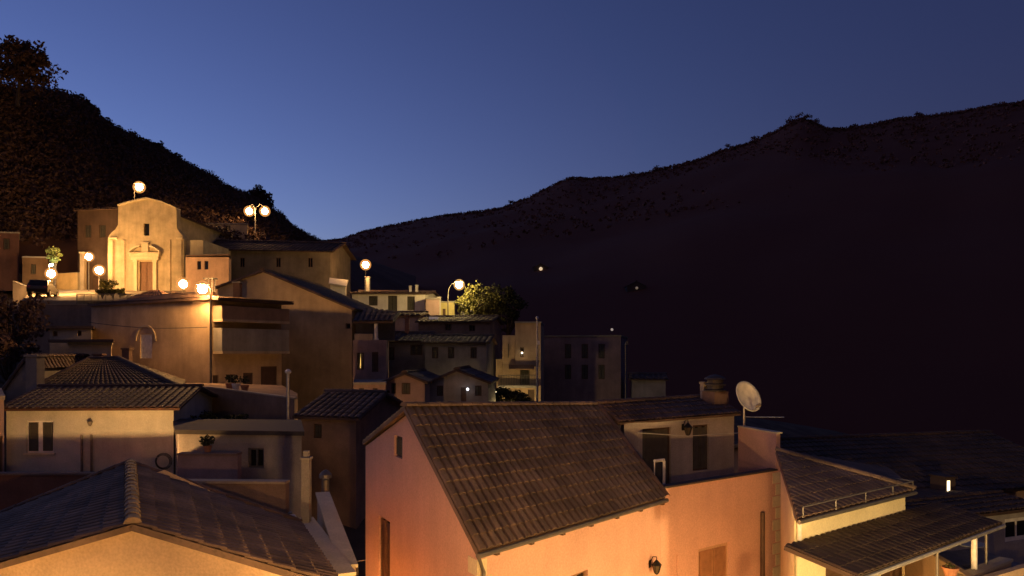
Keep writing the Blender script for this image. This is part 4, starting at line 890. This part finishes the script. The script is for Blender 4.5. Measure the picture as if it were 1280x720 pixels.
# ------------------------------------------------------------------ pink house
C0 = Vector((-.69, 15.0)); Ce = Vector((4.25, 20.6)); AP = Vector((-2.62, 18.72)); CL = Vector((-4.49, 22.3)); AE = Vector((2.77, 24.5))
zE, zAp, zLf, zAe = -4.03, -1.37, -2.70, -1.74
T0, T1 = Vector((4.40, 20.75)), Vector((8.76, 24.2)); zT = -3.84
Bk1 = Vector((8.16, 26.4)); E1 = Vector((8.06, 26.5)); E0 = Vector((3.49, 23.7)); RB = Vector((7.9, 29.0))
W0 = C0+Vector((-.02, .32)); Wc = CL+Vector((.12, -.1)); Wm = Vector((4.16, 20.86))
bL = Vector((.6, 28.5))
gv = (Wc-W0); Lg = gv.length
# point of the gable under the ridge
fa = (AP-W0).dot(gv.normalized())/Lg
poly = [Wc, W0, Wm, Vector((2.75, 24.55)), bL]
PW = dict(frame=WOODM, slat=.08, leaf=plain('brown_shutter', (.16, .085, .05), .6))
pink, w = house('pink_house', 'large pink stucco house with a steep tiled roof and an open roof terrace', 'house', poly, -13, [zLf-.12, zE-.06+.14, zE-.06+.14, zAe-.15, zLf-.2], PINK,
    [(0, 'shutter', (493, 545, 503, 572), dict(frame=WOOD, slat=.07)), (0, 'shutter', (473.5, 648, 487.5, 735), PW), (1, 'window', (712, 716, 735, 790), dict(frame=WOODM, sill=True))],
    {0: [(1-fa, zAp-.12)]}, cap=False)
A_, B_ = lift(AP+Vector((-.08, -.1)), zAp), lift(AE, zAe)
roof(pink, [(lift(C0, zE), lift(Ce, zE), B_, A_), (lift(bL+Vector((.4, .6)), zLf-.2), lift(CL, zLf), A_, B_)], TILE, [(A_, B_)], .245, .40, .09, 5)
vg = MB(); ridge(vg, B_+Vector((.04, -.02, .02)), lift(Ce, zE)+Vector((.04, 0, .04)), .085); vg.build('verge', TILE_F, pink)
ed = (Ce-C0).normalized(); en = Vector((ed.y, -ed.x))
gt = MB(); gt.tube([lift(C0+en*.05-ed*.05, zE-.07), lift(Ce+en*.05, zE-.07)], .06, 8); g_ = gt.build('gutter', METAL, pink)
Lf = (Ce-C0).length
for k in range(7):
    p = C0+ed*(.55+k*(Lf-.75)/6)-en*.1; MB().obox((p.x, p.y, 0), (ed.x*.05, ed.y*.05), (en.x*.16, en.y*.16), .12, zE-.17).build('rafter_end', WOOD, pink)
# quoins on the near corner
def quoins(root, corner, da, db, z0, z1, mat=QUOIN):
    z = z0; k = 0; mb = MB(); da, db = Vector(da).normalized(), Vector(db).normalized(); na = Vector((da.y, -da.x)); nb = Vector((-db.y, db.x)); na = -na if na.dot(db) > 0 else na; nb = -nb if nb.dot(da) > 0 else nb
    while z < z1-.2:
        h = min(.36, z1-z); a, b = (.42, .26) if k % 2 else (.26, .42); o = .025
        mb.prism([corner+na*o+nb*o*1.0, corner+da*a+na*o, corner+da*a-na*.02, corner-na*.0+da*.02+db*.02, corner+db*b-nb*.02, corner+db*b+nb*o], z+.012, z+h-.012); z += .38; k += 1
    return mb.build('quoins', mat, root)
quoins(pink, W0, Wm-W0, Wc-W0, -13, zE-.1)
dp = W0+ed*.08+en*.1; MB().tube([lift(C0+en*.02, zE-.1), lift(dp, zE-.5), lift(dp, -12)], .045, 7).build('downpipe', METAL, pink)
# terrace wing
Qr = T1+Vector((-.02, .05)); wing_poly = [Wm+Vector((.003, .003)), Qr, Bk1, Vector((3.6, 23.9))]
tw_, zF = zT, -4.72
wl_holes = [('window', (873, 681, 912, 790), dict(frame=WOODM, leaf=WOODM))]
mb = MB(); p0, p1 = wing_poly[0], wing_poly[1]; hs = []
u0, _ = hit(p0, p1, 873, 720); u1, _ = hit(p0, p1, 912, 720); _, ztp = hit(p0, p1, 892, 682); hs = [(u0, u1, ztp-1.5, ztp)]
wall_panel(mb, p0, p1, -13, [(0, tw_), ((p1-p0).length, tw_)], hs)
wall_panel(mb, p1, wing_poly[2], -13, [(0, -2.65), ((wing_poly[2]-p1).length, -2.65)], [])
# back face of the end parapet, its near end, tops
dd = (p1-p0).normalized(); nn = Vector((dd.y, -dd.x)); pi0 = p0-nn*.2; ei = (Bk1-p1).normalized(); q1 = p1-dd*.22
mb.prism([p0-nn*.003+dd*.2, q1-nn*.003, q1-nn*.2, pi0+dd*.2], zF-.5, tw_-.003)
mb.prism([q1+Vector((0, .0)), p1-dd*.003, Bk1-dd*.003, q1+(Bk1-p1)], [tw_+.004]*2+[tw_+.004]*2, -2.652)
mb.prism([q1-nn*.2, p1-dd*.01-nn*.2, Bk1-dd*.01, q1+(Bk1-p1)], zF-.5, tw_)
mb.prism([p0-nn*.2, q1-nn*.21, E1+Vector((-.2, 0)), E0], zF-.4, zF)
wing = mb.build('terrace_wing', PINK, pink)
opening(pink, p0, p1, hs[0], 'shutter', dict(frame=stucco('window_surround', (.55, .36, .24), .2), fw=.12, leaf=plain('sun_shutter', (.4, .21, .11), .6), slat=.06))
cpm = MB(); cpm.prism([p0+nn*.06+dd*.12, q1+nn*.06, q1-nn*.24, p0-nn*.24+dd*.12], tw_+.004, tw_+.055); cpm.build('coping', plain('slate', (.06, .05, .045), .7), pink)
MB().prism([q1-dd*.04+nn*.05, p1+dd*.05+nn*.05, Bk1+dd*.05, q1-dd*.04+(Bk1-p1)], -2.65+.002, -2.6).build('coping', QUOIN, pink)
quoins(pink, Qr, Vector((-dd.x, -dd.y)), Bk1-Qr, -13, tw_-.05)
# rear room on the terrace
E0w, E1w = E0+Vector((.1, .12)), E1+Vector((-.15, .0))
RR0, RR1 = AE+Vector((.3, .5)), RB
mb = MB(); ds = []
for (x0, y0, x1, y1, kind) in ((803, 535, 839, 640, 'door'), (866, 531, 886, 588, 'shutter')):
    u0, _ = hit(E0w, E1w, x0, 560); u1, _ = hit(E0w, E1w, x1, 560); _, zt1 = hit(E0w, E1w, (x0+x1)/2, y0); _, zb1 = hit(E0w, E1w, (x0+x1)/2, y1)
    ds.append(((u0, u1, zF+.003 if kind == 'door' else zb1, zt1), kind))
wall_panel(mb, E0w, E1w, zF, [(0, -2.30), ((E1w-E0w).length, -2.22)], [d_[0] for d_ in ds])
mb.poly(lift(E1w, zF), lift(RR1+Vector((.05, 2)), zF), lift(RR1+Vector((.05, 2)), -1.9), lift(E1w, -2.22))
mb.build('terrace_room', stucco('terrace_render', (.5, .44, .38), .3), pink)
for h_, kind in ds: opening(pink, E0w, E1w, h_, kind, dict(frame=WOOD, leaf=plain('green_door', (.10, .09, .065), .6), slat=.07))
ea0, ea1 = lift(E0+Vector((-.1, .0)), -2.26), lift(E1+Vector((.1, -.05)), -2.18); rb0, rb1 = lift(AE, zAe+.02), lift(RB, -1.74)
rear = roof(pink, [(ea0, ea1, rb1, rb0), (lift(RB+Vector((-.6, 2.4)), -2.4), lift(bL+Vector((1.5, 1.5)), -2.5), rb0, rb1)], TILE_F, [(rb0, rb1)], .27, .42, .09, 9, name='rear_roof')
chc = XY(894, 27.6); chz = ZZ(489, 27.6)
c1 = MB(); c1.obox((chc.x, chc.y, 0), (.3, .18), (-.16, .27), chz+2.3, -2.3)
o = c1.build('chimney', BRICK, rear)
cc_ = MB()
cc_.lathe([(.40, 0), (.42, .05), (.36, .07), (.30, .09), (.30, .2), (.38, .22), (.38, .27), (.29, .29), (.29, .42), (.40, .44), (.36, .5), (.2, .58), (.03, .62)], (chc.x, chc.y, chz+.003), 18)
cc_.build('chimney_cap', plain('sooty_metal', (.07, .06, .055), .6, .3), o)
chimney(rear, XY(880, 27.9), .2, .2, -2.0, ZZ(480, 27.9), SAND, .5, False, 'flue')
# lantern on the terrace wall and the one on the facade
def lantern(root, p0, p1, px, py, s=1.0):
    d = (p1-p0).normalized(); n = Vector((d.y, -d.x)); u, z = hit(p0, p1, px, py); b = p0+d*u; c = b+n*.22*s
    m = MB(); m.tube([lift(b+n*.005, z+.05*s), lift(b+n*.1*s, z+.26*s), lift(c, z+.28*s), lift(c, z+.2*s)], .014*s, 6)
    m.obox((b.x+n.x*.012, b.y+n.y*.012, 0), (d.x*.05*s, d.y*.05*s), (n.x*.008, n.y*.008), .2*s, z-.05*s)
    m.lathe([(.02*s, -.2*s), (.06*s, -.17*s), (.07*s, -.15*s)], (c.x, c.y, z), 6); m.lathe([(.15*s, .06*s), (.13*s, .08*s), (.05*s, .17*s), (.02*s, .2*s)], (c.x, c.y, z), 6)
    for k in range(6):
        t = 2*PI*k/6; m.tube([(c.x+.065*s*math.cos(t), c.y+.065*s*math.sin(t), z-.15*s), (c.x+.125*s*math.cos(t), c.y+.125*s*math.sin(t), z+.06*s)], .009*s, 4)
    o = m.build('wall_lantern', plain('black_iron', (.02, .02, .02), .5, .5), root)
    MB().lathe([(.06*s, -.148*s), (.115*s, .058*s)], (c.x, c.y, z), 6).build('lantern_glass', glassy('lantern_glass', (.1, .08, .05), .2), o)
lantern(pink, E0w, E1w, 853.5, 536, 1.1)
lantern(pink, W0, Wm, 812, 707, 1.0)
u, _ = hit(p0, p1, 846, 700); pp = p0+dd*u+nn*.03; MB().tube([lift(pp, ZZ(696, 21)), lift(pp, -12)], .022, 6).build('conduit', PINK, pink)
u, z = hit(p0, p1, 951, 640); pp = p0+dd*u+nn*.07; MB().tube([lift(pp, z), lift(pp, -12)], .075, 8).build('downpipe', WOOD, pink)
# washing line across the terrace
tag(MB().tube([P(797, 541, 22.9), P(860, 545, 24), P(925, 541, 25.5)], .012, 4).build('washing_line', plain('line', (.5, .48, .42), .6)), 'thin washing line strung across the roof terrace', 'washing line')
# white pipe frame on the terrace
r_ = thing('pipe_frame', 'white metal pipe frame standing by the terrace door', 'frame', P(825, 600, 22.2)); b1 = P(830, 576, 22.3); b0 = P(818, 577.5, 22.0)
MB().tube([lift(b1, zF), b1], .045, 6).build('upright', WHITEP, r_); MB().tube([lift(b0, zF), b0-Vector((0,0,.0))], .02, 6).build('upright', WHITEP, r_); MB().tube([b0+Vector((0, 0, .03)), b1+Vector((0, 0, .03))], .045, 6).build('crossbar', WHITEP, r_)
# satellite dish
dc = P(934.5, 496, 25.6); bs = P(930, 520, 26.2); root = thing('satellite_dish', 'round pale satellite dish on a short mast at the terrace corner', 'satellite dish', lift(bs, -2.6))
nrm = Vector((.40, -.80, .44)).normalized(); uu = nrm.cross(Vector((0, 0, 1))).normalized(); vv_ = uu.cross(nrm); vv_ = -vv_ if vv_.z < 0 else vv_
ds_ = MB(); rings = 7; seg = 36; Rd = .57
for back in (0, 1):
    for i in range(rings+1):
        rr_ = Rd*max(i, .02)/rings
        for k in range(seg): t = 2*PI*k/seg; ds_.v.append(dc+uu*rr_*math.cos(t)*.9+vv_*rr_*math.sin(t)+nrm*(.16*(rr_/Rd)**2-.1-.02*back))
    o0 = back*(rings+1)*seg
    for i in range(rings):
        for k in range(seg):
            a = o0+i*seg+k; b = o0+i*seg+(k+1) % seg; ds_.f.append((a, b, b+seg, a+seg) if back else (a, a+seg, b+seg, b))
for k in range(seg):
    a = rings*seg+k; b = rings*seg+(k+1) % seg; q = (rings+1)*seg; ds_.f.append((a, q+a, q+b, b))
ds_.build('reflector', plain('dish_paint', (.72, .68, .6), .5), root, True)
lo = dc-vv_*Rd*.92; fe = dc-vv_*.46+nrm*.34
MB().tube([lo+nrm*.05, fe], .022, 6).build('feed_arm', GALV, root); MB().tube([fe+nrm*.06, fe-nrm*.12], [.06, .045], 10).build('feed_horn', plain('lnb', (.3, .24, .18), .6), root)
MB().tube([lift(bs, -2.75), lift(bs, dc.z-.25), dc-nrm*.12], .035, 8).build('mast', GALV, root)
# aerial boom
a0, a1 = P(931, 521, 26.4), P(980, 521.5, 26.6); root = thing('antenna', 'horizontal aerial boom reaching out beside the satellite dish', 'antenna', lift(a0, -2.6))
MB().tube([lift(a0, -2.7), a0+Vector((0, 0, .05))], .025, 6).build('mast', GALV, root); MB().tube([a0, a1], .02, 6).build('boom', GALV, root)
el = MB()
for k in range(7): q = a0.lerp(a1, .25+.12*k); el.tube([q+Vector((-.02, -.16, 0)), q+Vector((.02, .16, 0))], .008, 4)
el.build('elements', GALV, root)
# railing at the foot of the gable
r_ = thing('balcony_railing', 'thin balcony railing at the foot of the pink gable', 'railing', P(455, 725, 20.8)); ra = MB(); gd = (W0-Wc).normalized(); gn = Vector((gd.y, -gd.x))
s0 = Wc+gd*.2+gn*.05; 
for k in range(6): q = s0+gd*(.0+k*.14)+gn*.45; ra.tube([lift(q, -7.4), lift(q, -6.15)], .012, 4)
ra.tube([lift(s0+gn*.45, -6.15), lift(s0+gn*.45+gd*.7, -6.15)], .02, 5); ra.tube([lift(s0+gn*.02, -6.15), lift(s0+gn*.45, -6.15)], .02, 5)
ra.build('bars', METAL, r_); MB().prism([s0+gn*.0, s0+gd*.75+gn*.0, s0+gd*.75+gn*.5, s0+gn*.5][::-1], -7.5, -7.4).build('slab', CONC, r_)

# ------------------------------------------------------------------ canopy house at the right
K0, K1 = Vector((6.66, 17.55)), Vector((11.1, 21.0)); zK = -3.9; kd = (K1-K0).normalized(); kn = Vector((kd.y, -kd.x)); KB0 = Vector((8.12, 22.5)); KB1 = Vector((12.5, 24.6))
can, w = house('canopy_house', 'cream house with a hipped tile roof and a dark lean to canopy along its front', 'house', [K0, K1, KB1, KB0], -13, [zK-.02, zK-.02, zK-.02, -3.12], stucco('butter_render', (.78, .70, .46), .18),
    [(0, 'door', (1032, 704, 1060, 850), dict(frame=WOODM)), (0, 'shutter', (1101, 690, 1140, 790), dict(frame=WOOD, leaf=WOOD))])
ka = P(1000, 572, 22.2); ka2 = ka+Vector((.5, .6, 0))
e_ = .16
k0, k1, kb1, kb0 = K0+kn*e_-kd*e_, K1+kn*e_+kd*e_, KB1-kn*e_+kd*e_, KB0-kn*e_-kd*e_
ka = lift(KB0+Vector((-.1, .1)), -3.0)
kb0 = KB0-kd*.1+Vector((.0, .05)); k0 = K0+kn*e_-kd*.14
roof(can, [(lift(k0, zK), lift(k1, zK), ka, ka), (lift(k1, zK), lift(kb1, zK), ka, ka)], TILE, [(ka, lift(k1, zK+.04))], .25, .4, .09, 111, up0=.010)
MB().tube([lift(k0+kn*.05, zK-.06), lift(k1+kn*.05, zK-.06)], .055, 8).build('gutter', METAL, can)
rl = MB(); zs = zK+.26
for t in (.04, .29, .54, .79, .99): q = k0.lerp(k1, t); rl.tube([lift(q, zK), lift(q, zs)], .018, 5)
rl.tube([lift(k0.lerp(k1, .04), zs), lift(k0.lerp(k1, .99), zs)], .02, 6); rl.tube([lift(k1, zs), lift(k1-kn*2.2, zs)], .02, 6); rl.build('snow_rail', METAL, can)
MB().tube([lift(K0+kd*.12+kn*.06, zK-.1), lift(K0+kd*.12+kn*.06, -4.45)], .05, 7).build('downpipe', WHITEP, can)
cb0, cb1 = K0+kn*.02-kd*.45, K1+kd*2.0+kn*.02; cf0, cf1 = cb0+kn*1.72, cb1+kn*1.72
zb_, zf_ = -4.50, -4.80
roof(can, [(lift(cf0, zf_), lift(cf1, zf_), lift(cb1, zb_), lift(cb0, zb_))], tiles('canopy_tile', (.08, .055, .045), .2), [], .25, .4, .1, 115, up0=.008, name='canopy')
MB().tube([lift(cf0+kn*.04, zf_-.07), lift(cf1+kn*.04, zf_-.07)], .05, 7).build('canopy_gutter', GALV, can)
Lc = (cf1-cf0).length
for t, m, r in ((.04, WHITEP, .04), (.52, METAL, .035), (.80, WHITEP, .075), (.90, METAL, .035)):
    q = cf0.lerp(cf1, t)-kn*.12; MB().tube([lift(q, -8.2), lift(q, zf_-.06)], r, 8).build('post', m, can)
# veranda floor and parapet in front of the canopy
v0, v1 = cf0-kn*.1+kd*4.5, cf1+kd*.3; vr = thing('veranda', 'lit plaster parapet of the veranda beneath the dark canopy', 'veranda', lift((v0+v1)/2, -13))
MB().prism([v0+kn*.12, v1+kn*.12, v1-kn*.12, v0-kn*.12], -13, -5.9).build('parapet', CREAM, vr); MB().prism([v0+kn*.17, v1+kn*.17, v1-kn*.17, v0-kn*.17], -5.897, -5.82).build('coping', QUOIN, vr)
q = P(1161, 697, 19.4); q.z = -5.82; fpos = v0+kd*((Vector((q.x, q.y))-v0).dot(kd)); r_ = thing('plant_pot', 'terracotta pot on the veranda parapet under the canopy', 'plant pot', lift(fpos, -5.818))
MB().lathe([(.11, 0), (.17, .26), (.2, .27), (.2, .33), (.15, .33)], lift(fpos, -5.818), 14).build('pot', TERRA, r_); lf = MB(); leaf_clump(lf, lift(fpos, -5.46), .13, 40, .05, random.Random(70)); lf.build('leaves', LEAF, r_)
# terrace beyond with its parapet, table, pale house wall with white framed window
g0, g1, g2, g3 = P(1187, 711, 19.5), P(1221, 719, 19.0), P(1300, 682, 21.6), P(1262, 672, 24)
ter = thing('roof_terrace', 'sunken blue grey roof terrace with an orange lit parapet', 'terrace', lift(Vector((13, 21)), -13)); zq = -5.75
tq = [Vector((g1.x, g1.y)), Vector((16.2, 21.6)), Vector((15.6, 26.4)), Vector((12.4, 23.6))]
MB().prism(tq, -13, zq-.9).build('floor', plain('terrace_tile', (.16, .17, .19), .6), ter)
dt = (tq[1]-tq[0]).normalized(); nt2 = Vector((dt.y, -dt.x)); MB().prism([tq[0]+nt2*.003, tq[1]+nt2*.003, tq[1]+nt2*.2, tq[0]+nt2*.2][::-1], -13, zq).build('parapet', CREAM, ter)
ls_ = (tq[3]-tq[0]).normalized(); ln_ = Vector((-ls_.y, ls_.x)); MB().prism([tq[0]+ln_*.003, tq[0]+ln_*.2, tq[3]+ln_*.2, tq[3]+ln_*.003][::-1], -13, zq).build('side_parapet', CREAM, ter)
c = Vector((14.2, 23.0)); r_ = thing('round_table', 'small round table on the sunken roof terrace', 'table', lift(c, zq-.898)); MB().lathe([(.42, .68), (.44, .7), (.44, .72), (.42, .73)], lift(c, zq-.898), 20).build('table_top', plain('table_paint', (.3, .32, .33), .5), r_)
MB().lathe([(.25, 0), (.25, .03), (.04, .06), (.035, .67)], lift(c, zq-.898), 10).build('pedestal', METAL, r_)
h0_, h1_ = Vector((12.6, 24.0)), Vector((18.5, 26.4))
eave_front('pale_house', 'dim pale house with a white framed window beyond the sunken terrace', 'house', h0_, h1_, Vector((-.8, 3)), -13, ZZ(643, 25), .12, stucco('lilac_render', (.45, .42, .42), .3), tiles('black_tile', (.075, .045, .032), .2), [(0, 'window', (1256, 647, 1290, 676), dict(frame=WHITEP, fw=.14))], tw=.28, tl=.45, seed=120)
BR = eave_front('broad_roof_house', 'house under a broad dark roof beyond the canopy house', 'house', Vector((12.2, 28.2)), Vector((24.5, 31.5)), Vector((-2.6, 10)), -14, ZZ(616, 29), 1.5, BROWN, MATS['black_tile'], [], tw=.3, tl=.45, seed=121)
q = P(1186, 613, 28.6); sl = thing('stair_tower', 'narrow stair tower with a tall lit slit window on the dark roofs', 'tower', lift(q, -13)); MB().obox((q.x, q.y+.4, 0), (.22, .05), (-.1, .35), 13+ZZ(598, 28.6), -13).build('wall', stucco('soot_render', (.1, .07, .06), .3), sl); MB().obox((q.x, q.y+.4, 0), (.27, .06), (-.12, .40), .06, ZZ(598, 28.6)+.003).build('roof', MATS['black_tile'], sl)
MB().obox((q.x, q.y+.035, 0), (.06, .014), (-.004, .02), ZZ(601, 28.6)-ZZ(624, 28.6), ZZ(624, 28.6)).build('lit_window', glow('lit_slit', (1, .76, .42), 1.4), sl)
q = P(1200, 560, 36); r_ = thing('chimney_stack', 'small pale chimney on the broad dark roof', 'chimney', lift(q, -4)); MB().obox((q.x, q.y, 0), (.16, 0), (0, .16), ZZ(556, 36)+4+1.0-1.0, -6).build('stack', WHITE, r_)

# ------------------------------------------------------------------ camera, world, sun
cam = bpy.data.cameras.new('camera'); co_ = bpy.data.objects.new('camera', cam); COL.objects.link(co_)
co_.location = (0, 0, 0); co_.rotation_euler = (PI/2, 0, 0); cam.sensor_width = 36; cam.lens = F/1280*36; cam.shift_y = (CY-360)/1280
cam.clip_start = .1; cam.clip_end = 8000; sc.camera = co_
w = bpy.data.worlds.new('World'); sc.world = w; w.use_nodes = True; nt = w.node_tree; bg = nt.nodes['Background']
sk = nt.nodes.new('ShaderNodeTexSky'); sk.sky_type = 'NISHITA'; sk.sun_disc = False
EL, ROT = math.radians(-4.2), math.radians(-56)
sk.sun_elevation = EL; sk.sun_rotation = ROT; sk.air_density = 1.0; sk.dust_density = .3; sk.ozone_density = 2.5; sk.altitude = 300
nt.links.new(sk.outputs[0], bg.inputs['Color']); bg.inputs['Strength'].default_value = 2.05
dusk_fill = bpy.data.lights.new('dusk_fill', 'SUN'); dusk_fill.energy = .025; dusk_fill.angle = math.radians(40); dusk_fill.color = (1, .68, .62); so = bpy.data.objects.new('dusk_fill', dusk_fill); COL.objects.link(so)  # dim fill added from behind the camera; the sky's own sun has set
so.rotation_euler = (math.radians(52), 0, math.radians(-12))
sc.view_settings.view_transform = 'Standard'; sc.view_settings.look = 'None'; sc.view_settings.gamma = 1; sc.view_settings.exposure = 1.3
sc.cycles.use_denoising = True; sc.cycles.sample_clamp_indirect = 6; sc.cycles.max_bounces = 6; sc.cycles.use_light_tree = True
